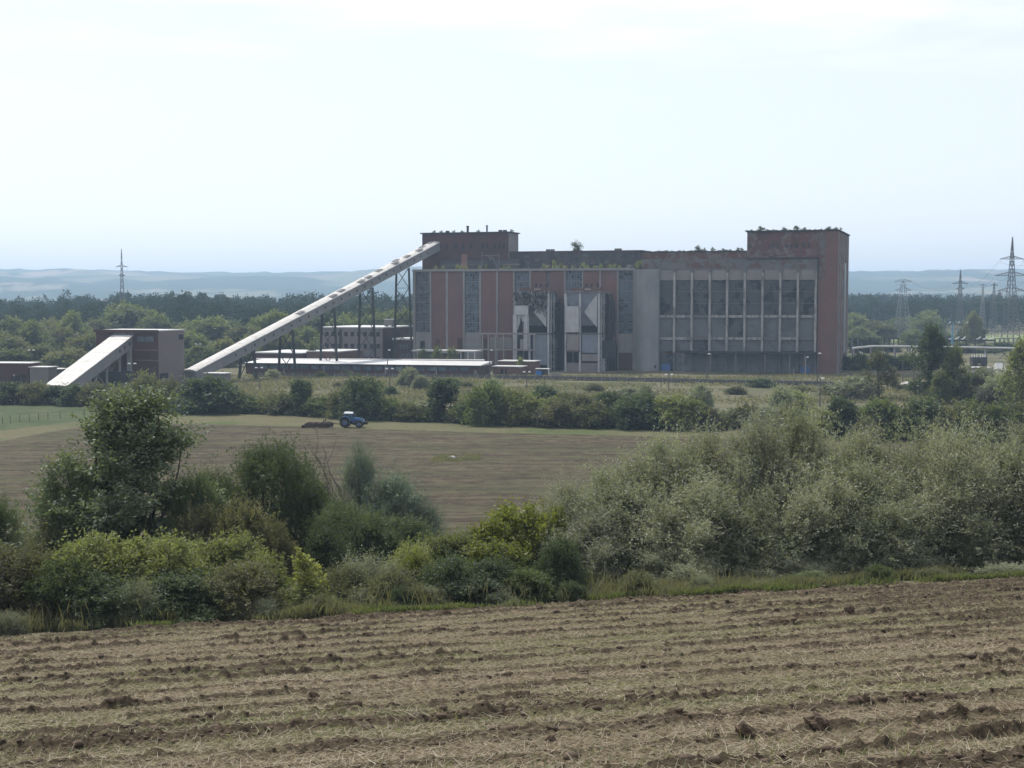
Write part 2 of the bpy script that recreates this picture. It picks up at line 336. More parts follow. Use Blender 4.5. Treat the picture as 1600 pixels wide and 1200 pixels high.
def meadowmat(name, cols, patch=0.02, fine=0.8):
    m, t, o = newmat(name); v = coords(t); a = nz(t, v, patch, 7, 0.6, 0.5); b = nz(t, v, fine, 6, 0.7); mid = nz(t, coords(t, (0.5, 1, 1)), patch * 6, 5, 0.6, 0.4)
    c = ramp(t, a, [(0.36, cols[0]), (0.5, cols[1]), (0.64, cols[2])]); c = mixc(t, ramp(t, mid, [(0.5, 0), (0.62, 0.75)]), c, cols[3])
    c = mixc(t, 0.55, c, ramp(t, b, [(0.3, 0.35), (0.65, 1.0)]), 'MULTIPLY')
    princ(t, o, c, 0.95, b, 0.6, 0.3, spec=0.05); return m
M['meadow'] = meadowmat('meadow', [(0.085, 0.09, 0.05), (0.13, 0.12, 0.077), (0.065, 0.078, 0.036), (0.165, 0.145, 0.10)])
M['green_field'] = meadowmat('green_field', [(0.055, 0.078, 0.036), (0.07, 0.09, 0.044), (0.048, 0.068, 0.03), (0.09, 0.10, 0.055)], 0.05)
M['stubble'] = meadowmat('stubble', [(0.095, 0.102, 0.052), (0.12, 0.112, 0.064), (0.07, 0.095, 0.036), (0.13, 0.115, 0.073)], 0.03)
M['pale_field'] = meadowmat('pale_field', [(0.16, 0.20, 0.08), (0.18, 0.22, 0.10), (0.14, 0.17, 0.07), (0.2, 0.21, 0.11)], 0.01)
M['weeds'] = meadowmat('weeds', [(0.10, 0.12, 0.055), (0.13, 0.14, 0.07), (0.085, 0.10, 0.045), (0.17, 0.16, 0.09)], 0.2, 2.0)

def lines(*seg):
    out = []
    for a, b, s in seg: out += list(np.arange(a, b, s))
    return np.array(out + [seg[-1][1]])
yl = lines((-60, 170, 1.0), (170, 700, 8), (700, 3200, 40))
xl = lines((-3000, -400, 90), (-400, -60, 10), (-60, 60, 1.5), (60, 400, 10), (400, 3000, 90))
X, Y = np.meshgrid(xl, yl); Z = hz(X, Y)
U = Y - X * T10
Z = Z - 0.3 * ((U < 57.5) & (U > 11) & (X > -31) & (X < 44))
g = link('ground', grid_mesh('ground', X, Y, Z, M['meadow'])); tag(g, 'rough grassy plain between the fields and around the plant', kind='structure')

# near ploughed field: clods and furrows are real relief
def tilth(x, u):
    """how much fresh soil the plough turned up here, 0..1, in bands along the rows"""
    w_ = 0.65 * (fbm(x * 0.09, u * 0.28, 4, 5) - 0.5) * 2
    p1 = (u / 2.35 + w_) % 1; p2 = (u / 0.80 + w_ * 2 + 0.3) % 1
    b1 = np.exp(-((p1 - 0.5) / 0.15) ** 2); b2 = np.exp(-((p2 - 0.5) / 0.2) ** 2)
    n = fbm(x * 0.35, u * 1.1, 4, 41); m = fbm(x * 0.05, u * 0.22, 3, 45)
    return np.clip(0.95 * b1 * (0.05 + 1.5 * n) + 0.50 * b2 * n + 0.9 * (sst(0.48, 0.66, m) * 0.6 + sst(52, 58, u) * .7 * n) - 0.18, 0, 1)
def near_relief(x, u):
    T = tilth(x, u)
    n1 = fbm(x * 1.1, u * 1.7, 3, 11); n2 = fbm(x * 3.4, u * 4.2, 3, 23); n3 = fbm(x * 9.5, u * 9.5, 3, 31)
    rid = 1 - np.abs(2 * vn(x * 6.1, u * 7.3, 51) - 1); rid2 = 1 - np.abs(2 * vn(x * 3.0 + .2 * n3, u * 4.4, 52) - 1)
    r = T * 0.05 + np.clip(n2 - 0.46, 0, 1) * 0.36 * T * (0.4 + n1) + (n3 - 0.5) * (0.075 + 0.09 * T) + (n1 - 0.5) * 0.05 + (rid ** 3) * (0.015 + 0.06 * T) + np.clip(rid2 - .70, 0, 1) * 0.22 * T * n1
    return r + np.clip(vn(x * 2.9, u * 3.4, 77) - 0.80, 0, 1) * 0.45 * T
xs = np.linspace(-31, 44, 1350); us = np.linspace(12.0, 58.6, 900)
X, U = np.meshgrid(xs, us); 
edge = 1.1 * (fbm(X * 0.35, X * 0 + 3.3, 4, 9) - 0.5) * 2
Uw = U + edge * sst(54, 58.6, U)
Yw = Uw + X * T10
Z = hz(X, Yw) + near_relief(X, U) * (1 - 0.7 * sst(57.2, 58.6, U)) + 0.02
g = link('ploughed_field', grid_mesh('ploughed_field', X, Yw, Z, M['near_soil'])); at_ = g.data.attributes.new('tilth', 'FLOAT', 'POINT'); at_.data.foreach_set('value', tilth(X, U).astype(np.float32).ravel()); tag(g, 'near ploughed field with brown clods and straw in furrows', kind='structure')
def near_z(x, y):
    u = y - x * T10; return hz(x, y) + near_relief(x, u) + 0.02

# far ploughed field sheet
fe = np.array([(-160, 706), (0, 690), (70, 676), (145, 664), (280, 662), (450, 666), (600, 671), (800, 677), (1100, 683), (1130, 684), (1400, 692), (1800, 702)], float)
cx = np.linspace(-160, 1800, 240); fy = np.interp(cx, fe[:, 0], fe[:, 1]) + 0.9 * (fbm(cx * 0.05, cx * 0, 3, 3) - 0.5)
P = np.array([gh(a, b) for a, b in zip(cx, fy)])
t_ = np.linspace(0, 1, 120) ** 1.0
Yn = 96.0
YY = P[:, 1][None, :] * (1 - t_[:, None]) + Yn * t_[:, None]
XX = P[:, 0][None, :] * (YY / P[:, 1][None, :])
ZZ = hz(XX, YY) + 0.07 + 0.05 * (fbm(XX * 0.5, YY * 1.5, 3, 8) - 0.5) - 0.06 * (t_[:, None] < 0.003)
g = link('far_ploughed_field', grid_mesh('far_ploughed_field', XX[::-1], YY[::-1], ZZ[::-1], M['far_soil'])); tag(g, 'far ploughed field crossed by the tractor', kind='structure')

def sheet(name, pts, mat, z=0.02, label=None, n=None):
    P = [gh(a, b) for a, b in pts]; me = bpy.data.meshes.new(name)
    me.from_pydata([(p[0], p[1], z) for p in P], [], [tuple(range(len(P)))]); me.update(); me.materials.append(mat)
    o = link(name, me); tag(o, label, kind='structure'); 
    if me.polygons[0].normal.z < 0: me.flip_normals()
    return o
sheet('stubble_strip', [(-100, 650), (150, 648), (280, 644), (560, 652), (800, 664), (1130, 672), (1500, 684), (1500, 704), (1100, 690), (800, 684), (600, 678), (450, 672), (280, 668), (145, 670), (0, 697), (-160, 712)], M['stubble'], 0.012, 'tan stubble strip along the far hedge')
sheet('green_field', [(-160, 632), (0, 632), (150, 634), (165, 650), (150, 655), (70, 665), (0, 673), (-120, 688)], M['green_field'], 0.024, 'green pasture at the left behind the wire fence')
sheet('pale_field', [(1310, 536), (1700, 533), (1800, 523), (1310, 523)], M['pale_field'], 0.03, 'pale green field beyond the substation')
M['conc_road'] = plain('conc_road', (0.34, 0.33, 0.31), 0.8)
sheet('yard_road', [(1396, 602), (1440, 599), (1452, 594), (1430, 593), (1408, 598)], M['conc_road'], 0.03, 'short pale concrete road beside the dark tree')
sheet('plant_road', [(880, 594.2), (1120, 598), (1310, 601), (1310, 599.6), (1120, 596.4), (880, 593)], M['conc_road'], 0.03, 'narrow pale track in front of the plant')

# hills
hy = np.arange(2900, 9400, 55.0); hx = np.arange(-4200, 4200, 45.0)
X, Y = np.meshgrid(hx, hy)
ang = X / Y
ridge = 139 + 10 * (fbm(ang * 9 + 5, Y * 0, 3, 61) - 0.5) * 2 + 5 * np.cos(ang * 14)
prof = sst(2900, 6600, Y + 500 * (fbm(X * 0.0006, Y * 0.0006, 3, 71) - 0.5)) ** 1.15
Zh = prof * ridge + 26 * (fbm(X * 0.0011, Y * 0.0011, 4, 81) - 0.5) * sst(3200, 4400, Y) - 0.018 * np.clip(Y - 6800, 0, 3000)
wood = sst(0.46, 0.54, fbm(X * 0.0022 + 3, Y * 0.0013, 4, 91)) 
crest = sst(6100, 6500, Y) * (1 - sst(7000, 7300, Y))
Zh = Zh + np.maximum(wood, crest) * (8 + 13 * vn(X * 0.021, Y * 0.02, 4) ** 2) * sst(3200, 3500, Y)
m, t, o = newmat('hill_land')
v = coords(t); ws = coords(t, (0.0022, 0.0013, 0.0)); n1 = nz(t, ws, 1.0, 7, 0.6, 0.5)
vo = t.nodes.new('ShaderNodeTexVoronoi'); vo.inputs['Scale'].default_value = 1.0; t.links.new(coords(t, (0.0024, 0.0013, 0.0), rot=(0, 0, .3)), vo.inputs['Vector'])
fields = ramp(t, vo.outputs['Color'], [(0.2, (0.17, 0.15, 0.11)), (0.5, (0.09, 0.11, 0.06)), (0.75, (0.25, 0.20, 0.155))])
c = mixc(t, ramp(t, n1, [(0.44, 0), (0.49, 1)]), fields, (0.03, 0.05, 0.028))
sep = t.nodes.new('ShaderNodeSeparateXYZ'); t.links.new(v, sep.inputs[0])
mr = t.nodes.new('ShaderNodeMapRange'); mr.inputs[1].default_value = 5950; mr.inputs[2].default_value = 6250; t.links.new(sep.outputs['Y'], mr.inputs[0])
n4 = nz(t, coords(t, (0.0016, 0.0016, 0)), 1.0, 4); cw = mixc(t, 1.0, ramp(t, n4, [(0.40, 0), (0.46, 1)]), mr.outputs[0], 'MULTIPLY')
c = mixc(t, cw, c, (0.045, 0.07, 0.035))
princ(t, o, c, 1.0, spec=0.0)
M['hill'] = m
g = link('hills', grid_mesh('hills', X, Y, Zh, M['hill'], False)); tag(g, 'long low hills of woods and fields on the horizon', kind='structure')

# ------------------------------------------------------------------ foliage
def unit(v): return v / np.maximum(np.linalg.norm(v, axis=-1, keepdims=True), 1e-9)
def leaves(rng, C, R, n, ll, lw, twig=0.5, spread=0.5, up=0.3, out=0.7, droop=0.0, center=None, per=14, align=0.6, tilt=1.0):
    """C clump centres, R clump radii; n leaves as little diamonds along twigs"""
    nt_ = max(1, n // per)
    wgt = R ** 2 / (R ** 2).sum(); ci = rng.choice(len(C), nt_, p=wgt)
    st = C[ci] + rng.normal(size=(nt_, 3)) * (R[ci] * spread)[:, None]
    cen = center if center is not None else C.mean(0)
    dr = unit(st - cen) * out + rng.normal(size=(nt_, 3)) * 0.55; dr[:, 2] += up; dr = unit(dr)
    ti = np.repeat(np.arange(nt_), per); m = len(ti)
    tt = rng.random(m) ** 0.8; tl = twig * (0.5 + rng.random(nt_))
    p = st[ti] + dr[ti] * (tt * tl[ti])[:, None]; p[:, 2] -= droop * (tt * tl[ti]) ** 2 / max(twig, .01)
    p += rng.normal(size=(m, 3)) * lw * 0.9
    ax = unit(dr[ti] * align + rng.normal(size=(m, 3)) * 0.6 * tilt); ax[:, 2] -= droop * 0.4; ax = unit(ax)
    sd_ = unit(np.cross(ax, rng.normal(size=(m, 3))))
    s = (0.6 + 0.8 * rng.random(m))[:, None]
    a = p; b = p + ax * ll * 0.45 * s + sd_ * lw * 0.5 * s; c = p + ax * ll * s; d = p + ax * ll * 0.45 * s - sd_ * lw * 0.5 * s
    V = np.stack([a, b, c, d], 1).reshape(-1, 3); V[:, 2] = np.maximum(V[:, 2], 0.01)
    return V
def leafmesh(name, V, mat):
    Q = np.arange(len(V), dtype=np.int32).reshape(-1, 4); return np_mesh(name, V, Q, mat)
def stems(rng, targets, base_pts, r0, r1=0.02, sag=0.15, segs=5):
    mb = MB()
    for i, tg in enumerate(targets):
        b = np.array(base_pts[i % len(base_pts)], float); pts = []; rr = []
        off = rng.normal(size=3) * 0.06 * np.linalg.norm(tg - b)
        for k in range(segs + 1):
            f = k / segs; p = b * (1 - f) + tg * f; p = p + off * math.sin(math.pi * f); p[2] += sag * math.sin(math.pi * f) * 0.3
            pts.append(tuple(p)); rr.append(r0 * (1 - f) + r1 * f)
        mb.tube(pts, rr, 6, False)
    return mb
# species: real size of the model (width, height), shape, leaf settings
SPEC = {
 # name        W    H   clumps clumpR  n      ll    lw   twig  mat          shape      extra
 'bush_yg':   (5.0, 4.0, 60, 0.55, 26000, 0.15, 0.075, 0.60, 'lf_yg', 'dome', {}),
 'bush_green':(5.0, 4.0, 60, 0.55, 26000, 0.15, 0.075, 0.55, 'lf_green', 'dome', {}),
 'bush_dark': (4.5, 3.6, 50, 0.55, 24000, 0.14, 0.07, 0.50, 'lf_dark', 'dome', {}),
 'bush_brown':(5.0, 3.8, 56, 0.55, 24000, 0.14, 0.065, 0.60, 'lf_brown', 'dome', {}),
 'bush_olive':(4.6, 3.4, 50, 0.50, 22000, 0.13, 0.055, 0.60, 'lf_olive', 'dome', {}),
 'bush_grey': (4.6, 3.6, 60, 0.45, 26000, 0.14, 0.045, 0.85, 'lf_grey', 'plume', dict(up=.6)),
 'bush_bright':(4.4, 4.2, 44, 0.55, 16000, 0.17, 0.12, 0.45, 'lf_bright', 'dome', {}),
 'sapling':   (1.8, 3.4, 14, 0.28, 1500, 0.17, 0.12, 0.35, 'lf_yellow', 'tree', dict(base=0.25)),
 'poplar_big':(7.6, 9.6, 104, 0.50, 56000, 0.12, 0.08, 0.55, 'lf_poplar', 'broadcone', dict(base=0.10)),
 'fine_tree': (7.0, 7.4, 95, 0.60, 52000, 0.17, 0.045, 0.80, 'lf_fine', 'tree', dict(base=0.06)),
 'feather':   (4.6, 6.2, 70, 0.50, 40000, 0.20, 0.035, 0.95, 'lf_bluegrey', 'tree', dict(base=0.05)),
 'oleaster':  (7.0, 8.4, 150, 0.55, 70000, 0.17, 0.05, 1.25, 'lf_silver', 'plume', dict(base=0.0, droop=0.12, up=0.95)),
 'oleaster_g':(6.6, 8.0, 140, 0.52, 64000, 0.17, 0.05, 1.15, 'lf_grey', 'plume', dict(base=0.0, droop=0.2, up=0.75)),
 # mid distance kinds, modelled coarser
 'm_dark':    (8.0, 6.5, 46, 1.0, 9000, 0.42, 0.26, 0.9, 'lf_dark', 'dome', {}),
 'm_green':   (8.0, 6.0, 46, 1.0, 8000, 0.42, 0.26, 0.9, 'lf_green', 'dome', {}),
 'm_yg':      (8.0, 5.5, 46, 1.0, 8000, 0.40, 0.26, 0.9, 'lf_yg', 'dome', {}),
 'm_olive':   (8.0, 5.0, 46, 0.9, 8000, 0.40, 0.24, 0.9, 'lf_olive', 'dome', {}),
 'm_brown':   (8.0, 5.0, 46, 0.9, 8000, 0.40, 0.24, 0.9, 'lf_brown', 'dome', {}),
 'm_grey':    (7.0, 5.0, 40, 0.9, 8000, 0.40, 0.20, 0.9, 'lf_grey', 'dome', {}),
 'm_cone':    (8.0, 9.0, 46, 1.0, 9000, 0.42, 0.26, 0.9, 'lf_dark', 'cone', {}),
 'm_poplar':  (13.0, 24.0, 90, 1.5, 15000, 0.60, 0.42, 1.5, 'lf_dark', 'tall', dict(base=0.05)),
 'm_light':   (12.0, 18.0, 80, 1.4, 12000, 0.60, 0.42, 1.4, 'lf_mid', 'tall', dict(base=0.08)),
 'm_thin':    (11.0, 15.0, 42, 1.1, 5200, 0.5, 0.3, 1.4, 'lf_olive', 'tall', dict(base=0.15)),
 'm_yellow':  (14.0, 22.0, 80, 1.5, 12000, 0.65, 0.45, 1.4, 'lf_yg', 'tall', dict(base=0.04)),
 'f_round':   (16.0, 14.0, 60, 1.5, 9000, 0.85, 0.6, 1.4, 'lf_mid', 'dometall', {}),
 'f_dark':    (15.0, 18.0, 80, 1.7, 9000, 0.95, 0.7, 1.6, 'lf_dark', 'dometall', {}),
 'f_olive':   (14.0, 12.0, 56, 1.4, 8000, 0.8, 0.58, 1.4, 'lf_midolive', 'dometall', {}),
 'roof_tuft': (2.6, 2.0, 12, 0.35, 700, 0.30, 0.14, 0.5, 'lf_yg', 'dome', {}),
 'roof_bush': (4.0, 3.6, 22, 0.45, 1300, 0.34, 0.17, 0.8, 'lf_dark', 'plume', dict(base=0.0, up=.7)),
}
def clumps(rng, W, H, n, R, shape, base):
    out = []; lob = rng.random(8) * 6.28
    if shape == 'plume':
        K = 11; pa = rng.random(K) * 6.28; pr = np.sqrt(rng.random(K)) * W * 0.36; ph = H * (0.58 + 0.42 * rng.random(K)) * (1 - 0.25 * pr / (W * .36)); ph[0] = H; pr[0] *= .3
        for i in range(n):
            k = rng.integers(0, K); h = rng.random() ** 0.85; s = W * 0.13 * math.sin(math.pi * min(1, .18 + .8 * h)) ** .6; l_ = pr[k] * (0.55 + 0.6 * h)
            out.append((math.cos(pa[k]) * l_ + rng.normal() * s, math.sin(pa[k]) * l_ + rng.normal() * s, R * .4 + (ph[k] - R * 1.3) * h))
        return np.array(out)
    while len(out) < n:
        a = rng.random() * 2 * math.pi; h = rng.random(); rr = math.sqrt(rng.random())
        if shape == 'dome': prof = math.sqrt(max(0, 1 - (h * 0.98) ** 2.2)) * (0.86 + 0.14 * min(1, h * 5))
        elif shape == 'dometall': prof = math.sqrt(max(0, 1 - max(0, (h - 0.25) / 0.75) ** 2.0)) * (0.78 + 0.22 * min(1, h * 3))
        elif shape == 'cone': prof = (1 - h) ** 0.75
        elif shape == 'broadcone': prof = (1 - h) ** 0.70 * (0.8 + 0.2 * min(1, h * 5)); 
        elif shape == 'tall': prof = max(0.05, math.sin(math.pi * min(1, 0.22 + 0.80 * h))) ** 0.75
        else: prof = math.sqrt(max(0, 1 - ((h - 0.42) / 0.58) ** 2)) if h > 0.42 else 0.55 + 0.45 * h / 0.42
        wob = 1 + 0.16 * math.sin(3 * a + lob[0] + 3 * h) + 0.12 * math.sin(5 * a + lob[1] - 6 * h) + 0.10 * math.sin(2 * a + lob[2])
        if rng.random() > 0.35 + 0.65 * rr ** 2 + (0.5 if h > 0.75 else 0): continue
        top = 1 + 0.14 * math.sin(2 * a + lob[3]) * rr
        r = (W / 2 - R * 0.7) * prof * rr * wob
        z = (base * H + R * 0.5) + (H * (1 - base) - R * 1.5) * h * top
        out.append((r * math.cos(a), r * math.sin(a), z))
    return np.array(out)
_proto = {}
def proto(kind, variant):
    k = (kind, variant)
    if k in _proto: return _proto[k]
    W, H, nc, R, n, ll, lw, tw, mat, shape, ex = SPEC[kind]
    rng = np.random.default_rng((sum(map(ord, kind)) * 131 + variant * 977) & 0xffff)
    base = ex.get('base', 0.0); C = clumps(rng, W, H, nc, R, shape, base); RR = R * (0.65 + 0.7 * rng.random(len(C)))
    V = leaves(rng, C, RR, n, ll, lw, tw, 0.52, ex.get('up', 0.35), 0.75, ex.get('droop', 0.05), np.array([0, 0, H * 0.35]))
    # a few wild shoots breaking the outline
    top = C[np.argsort(-(C[:, 2] + 0.4 * np.linalg.norm(C[:, :2], axis=1)))[:max(4, nc // 4)]]
    V2 = leaves(rng, top, np.full(len(top), R * 0.8), n // 12, ll, lw, tw * 1.7, 0.5, 0.7, 0.5, 0.0, np.array([0, 0, 0.]), 18)
    VA = np.concatenate([V, V2]); me = leafmesh(kind + '_leaves', VA, M[mat])
    He = float(np.percentile(VA[:, 2], 99.7)); We = 2 * float(np.percentile(np.abs(VA[:, :2]), 98.6))
    tree = shape in ('plume', 'tree', 'tall', 'broadcone', 'dometall')
    far = kind[1] == '_'
    sel = C[rng.choice(len(C), min(len(C), 10 if far else 26), replace=False)]
    ext = top[:9] * np.array([1.07, 1.07, 1.05]) + np.array([0, 0, R * 1.2]) if not far else top[:2]; sel = np.concatenate([sel, ext])
    if tree:
        hub = np.array([0.0, 0.0, H * (0.16 if shape != 'tall' else 0.35)]); tr = 0.022 * H
        sm = MB(); lean = rng.normal(size=2) * 0.02 * H
        sm.tube([(0, 0, -0.3), (lean[0] * .5, lean[1] * .5, hub[2] * 0.5), (lean[0], lean[1], hub[2]), (lean[0] * 2.5, lean[1] * 2.5, H * 0.62)], [tr * 1.25, tr, tr * 0.85, tr * 0.2], 8)
        hub[:2] = lean; s2 = stems(rng, sel, [hub], tr * 0.42, 0.012 * (3 if far else 1)); sm.add(s2.v, s2.f)
    else:
        bp = [(rng.normal() * W * 0.06, rng.normal() * W * 0.06, -0.1) for _ in range(7)]
        sm = stems(rng, sel, bp, 0.035 * (3 if far else 1), 0.01 * (3 if far else 1))
    sme = bpy.data.meshes.new(kind + '_wood'); sme.from_pydata(sm.v, [], sm.f); sme.update(); sme.materials.append(M['bark_pale' if kind.startswith('oleaster') else 'bark'])
    _proto[k] = (me, sme, We, He, tree); return _proto[k]
LOOK = {'bush_yg': 'yellow-green leafy bush', 'bush_green': 'mid green leafy bush', 'bush_dark': 'dark green dense shrub', 'bush_brown': 'brownish green rosehip-like bush',
 'bush_olive': 'dull olive twiggy shrub', 'bush_grey': 'grey-green fine-leaved shrub', 'bush_bright': 'bright yellow-green broad-leaved bush', 'sapling': 'small yellow sapling',
 'poplar_big': 'tall dark green tree with open crown', 'fine_tree': 'bushy fine-leaved green tree', 'feather': 'feathery blue-grey tree', 'oleaster': 'silvery grey-green willow-like tree',
 'oleaster_g': 'grey-green drooping willow-like tree', 'm_dark': 'dark green rounded bush', 'm_green': 'mid green rounded bush', 'm_yg': 'yellowish green bush', 'm_olive': 'olive brown bush',
 'm_brown': 'brown-tinged bush', 'm_grey': 'pale grey-green shrub', 'm_cone': 'dark green conical bush', 'm_poplar': 'tall dense dark green tree', 'm_light': 'lighter green upright tree',
 'm_thin': 'thin sparse yellowish tree', 'm_yellow': 'large yellow-green tree', 'f_round': 'rounded mid green tree', 'f_dark': 'dark green broad tree', 'f_olive': 'olive green broad tree',
 'roof_tuft': 'yellow-green weed tuft', 'roof_bush': 'small dark bush'}
PLANTS = []
def plant(kind, x, y, wd, ht, where=None, group=None, z=None, rot=None, label=None, px=None):
    rng = random.Random(int(abs(x) * 37 + y * 91 + wd * 13))
    v = rng.randrange(4 if kind in ('oleaster', 'm_dark', 'm_green', 'oleaster_g') else 3 if kind.startswith(('bush', 'm_', 'f_', 'roof')) and kind not in ('m_poplar', 'm_thin', 'm_yellow', 'm_cone') else 2)
    if kind in ('poplar_big', 'sapling', 'm_poplar', 'm_thin'): v = 0
    me, sme, W, H, tree = proto(kind, v)
    z = hzf(x, y) if z is None else z
    r = empty('tree' if tree else 'bush', (x, y, z), rng.random() * 6.28 if rot is None else rot)
    s = wd / W; r.scale = (s, s, ht / H)
    link('crown' if tree else 'foliage', me, r); link('trunk' if tree else 'stem', sme, r)
    tag(r, label, 'tree' if tree else 'bush', group)
    PLANTS.append(dict(o=r, look=LOOK[kind], where=where, label=label, px=px if px is not None else 800 + F * x / max(y, 1) / cp))
    return r
def pp(kind, px, Y, top, wpx, where=None, group=None, **k):
    """plant standing at depth Y whose top reaches row `top` of the photograph and which spans wpx there"""
    x = xat(px, Y); z = hzf(x, Y); return plant(kind, x, Y, wpx * Y / F, zat(top, Y) - z, where, group, px=px, **k)
def pg(kind, px, base, top, wpx, where=None, group=None, **k):
    p = gh(px, base); return pp(kind, px, p[1], top, wpx, where, group, **k)
def finish_labels():
    from collections import defaultdict
    d = defaultdict(list)
    for p in PLANTS:
        if not p['label']: d[(p['look'], p['where'])].append(p)
    W_ = ['leftmost'] + [q + ' from left' for q in 'second third fourth fifth sixth seventh eighth ninth tenth eleventh twelfth thirteenth fourteenth fifteenth sixteenth seventeenth eighteenth nineteenth twentieth twenty-first twenty-second twenty-third twenty-fourth twenty-fifth'.split()]
    for (look, where), l in d.items():
        l.sort(key=lambda p: p['px'])
        for i, p in enumerate(l):
            s = f"{look} {where}" if where else look
            if len(l) > 1: s += ', ' + (('left one' if i == 0 else 'right one') if len(l) == 2 else W_[min(i, 24)] if i < len(l) - 1 else 'rightmost')
            p['o']['label'] = s
# ------------------------------------------------------------------ the power plant and its yard
class Fr:
    def __init__(s, px, Y, deg=18.0):
        s.c = math.cos(math.radians(deg)); s.s = math.sin(math.radians(deg)); s.x = xat(px, Y); s.y = Y; s.r = -math.radians(deg)
    def lx(s, px, ly=0.0):
        k = (px - 800) / F * cp; return (k * (s.y + ly * s.c) - s.x - ly * s.s) / (s.c + k * s.s)
    def Y(s, lx, ly): return s.y - lx * s.s + ly * s.c
    def z(s, py, lx, ly=0.0): return zat(py, s.Y(lx, ly))
    def world(s, lx, ly, z=0.0): return (s.x + lx * s.c + ly * s.s, s.y - lx * s.s + ly * s.c, z)
    def root(s, name, label, cat, lx=0, ly=0, group=None):
        o = empty(name, s.world(lx, ly, 0), s.r, label, cat, group); return o
PF = Fr(645, 509)
Zb = lambda py, px, ly=0.0: PF.z(py, PF.lx(px, ly), ly)
plantb = PF.root('power_plant', 'huge derelict brick and concrete power plant with two raised end blocks', 'power plant')
x = lambda px, ly=0.0: PF.lx(px, ly)
ZR = Zb(420.5, 820)                       # boiler house roof
# --- boiler house core
xe = x(990)
MB().box(0.15, xe - 0.02, 1.2, 40, 0, ZR - 0.6).build('wall', M['steel_dark'], plantb)
def fbox(name, p0, p1, y0, y1, z0, z1, mat):
    return MB().box(x(p0, y0), x(p1, y0), y0, y1, z0, z1).build(name, M[mat], plantb)
fbox('roof_edge', 644.2, 992, -0.35, 1.5, ZR - 0.62, ZR + 0.15, 'concrete')
MB().box(0.3, xe, 1.52, 39.8, ZR - 0.58, ZR - 0.2).build('roof', M['roof_felt'], plantb)
for a, b in ((674, 696.5), (700, 723.2), (752, 775), (778, 801.5), (830, 853), (858.5, 881), (911.5, 936), (939.2, 963.5)):
    fbox('brick_panel', a, b, 0.25, 1.18, 0, ZR - 0.64, 'brick')
for a, b in ((645, 648.4), (671, 674), (696.5, 700), (723.2, 726), (748.5, 752), (775, 778), (801.5, 804), (827, 830), (881, 883.5), (909, 911.5), (936, 939.2), (963.5, 966.5), (988.6, 990.6)):
    fbox('pilaster', a, b, -0.05 if a != 696.5 else 0.1, 1.17, 0, ZR - 0.64, 'concrete_pink' if a > 740 else 'concrete')
fbox('brick_recess', 853, 858.5, 0.75, 1.16, 0, ZR - 0.64, 'steel')
def big_window(a, b, ybot, nx, rows, gm, side=True):
    zb = Zb(ybot, (a + b) / 2); zt = ZR - 0.64; xa, xb = x(a), x(b)
    w_ = MB(); fw = 0.17
    for i in range(nx + 1):
        q = xa + (xb - xa) * i / nx; w_.box(q - fw / 2, q + fw / 2, 0.52, 0.72, zb, zt)
    nfine = rows * 4
    for i in range(nfine + 1):
        q = zb + (zt - zb) * i / nfine; h = 0.34 if i % 4 == 0 else 0.10; w_.box(xa, xb, 0.50 if i % 4 == 0 else 0.60, 0.70, q - h / 2, q + h / 2)
    f = w_.build('window', M['mullion'], plantb)
    # panes, some of them missing
    rr = random.Random(int(a)); g_ = MB()
    for i in range(nx):
        for j in range(nfine):
            if rr.random() < 0.10: continue
            g_.box(xa + (xb - xa) * i / nx + .05, xa + (xb - xa) * (i + 1) / nx - .05, 0.74 + rr.random() * 0.03, 0.80, zb + (zt - zb) * j / nfine + .02, zb + (zt - zb) * (j + 1) / nfine - .02)
    g_.build('pane', M[gm], f)
    MB().box(xa, xb, 0.30, 1.15, 0, zb - 0.1).build('apron_panel', M['concrete'], plantb)
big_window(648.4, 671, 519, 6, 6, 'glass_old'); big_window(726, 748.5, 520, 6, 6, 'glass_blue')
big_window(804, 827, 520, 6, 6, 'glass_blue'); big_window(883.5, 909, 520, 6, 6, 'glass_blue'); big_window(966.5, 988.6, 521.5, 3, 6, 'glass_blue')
# doors and openings at the foot of the boiler house
for a, b, t_, m_ in ((656, 663, 533, 'dark'), (680, 687, 530, 'brick_dark'), (715, 721, 528, 'brick_dark'), (753, 760, 529, 'brick_dark'), (967.5, 988, 551, 'brick_dark')):
    MB().box(x(a), x(b), 0.02 + (0.2 if a < 700 else 0), 0.22 + (0.2 if a < 700 else 0), 0.05, Zb(t_, a)).build('door_opening', M[m_], plantb)
# --- upper storey behind (middle) and head house on the left
zu = Zb(393.3, 900, 20); 
MB().box(x(794.5, 20) + .33, x(1000, 20), 20.2, 52, ZR - 0.3, zu).build('upper_storey', M['grime'], plantb)
MB().box(x(794.5, 20) + .32, x(1003, 19.7), 19.8, 52.3, zu, zu + 0.35).build('upper_roof_edge', M['brick_dark'], plantb)
lean = MB(); z0 = Zb(419, 750, 12); z1 = Zb(405.5, 750, 19)
lean.hexa([(x(688, 13), 13, ZR - .2), (x(812, 13), 13, ZR - .2), (x(812, 19.9), 19.9, ZR - .2), (x(688, 19.9), 19.9, ZR - .2), (x(688, 13), 13, z0 + 1.2), (x(812, 13), 13, z0 + 1.2), (x(812, 19.9), 19.9, z1), (x(688, 19.9), 19.9, z1)])
lean.build('lean_to_roof', M['grime'], plantb)
zh = Zb(364.5, 730, 20); hl, hr = x(660, 20), x(808, 20)
hr = x(794.5, 20); hh = MB().box(hl, hr, 20.0, 31, ZR - 0.28, zh).build('head_house', M['brick_dark'], plantb)
MB().box(hr + .005, hr + .3, 20.02, 30.98, ZR - 0.28, zh - 0.02).build('rendered_side', M['plaster'], plantb)
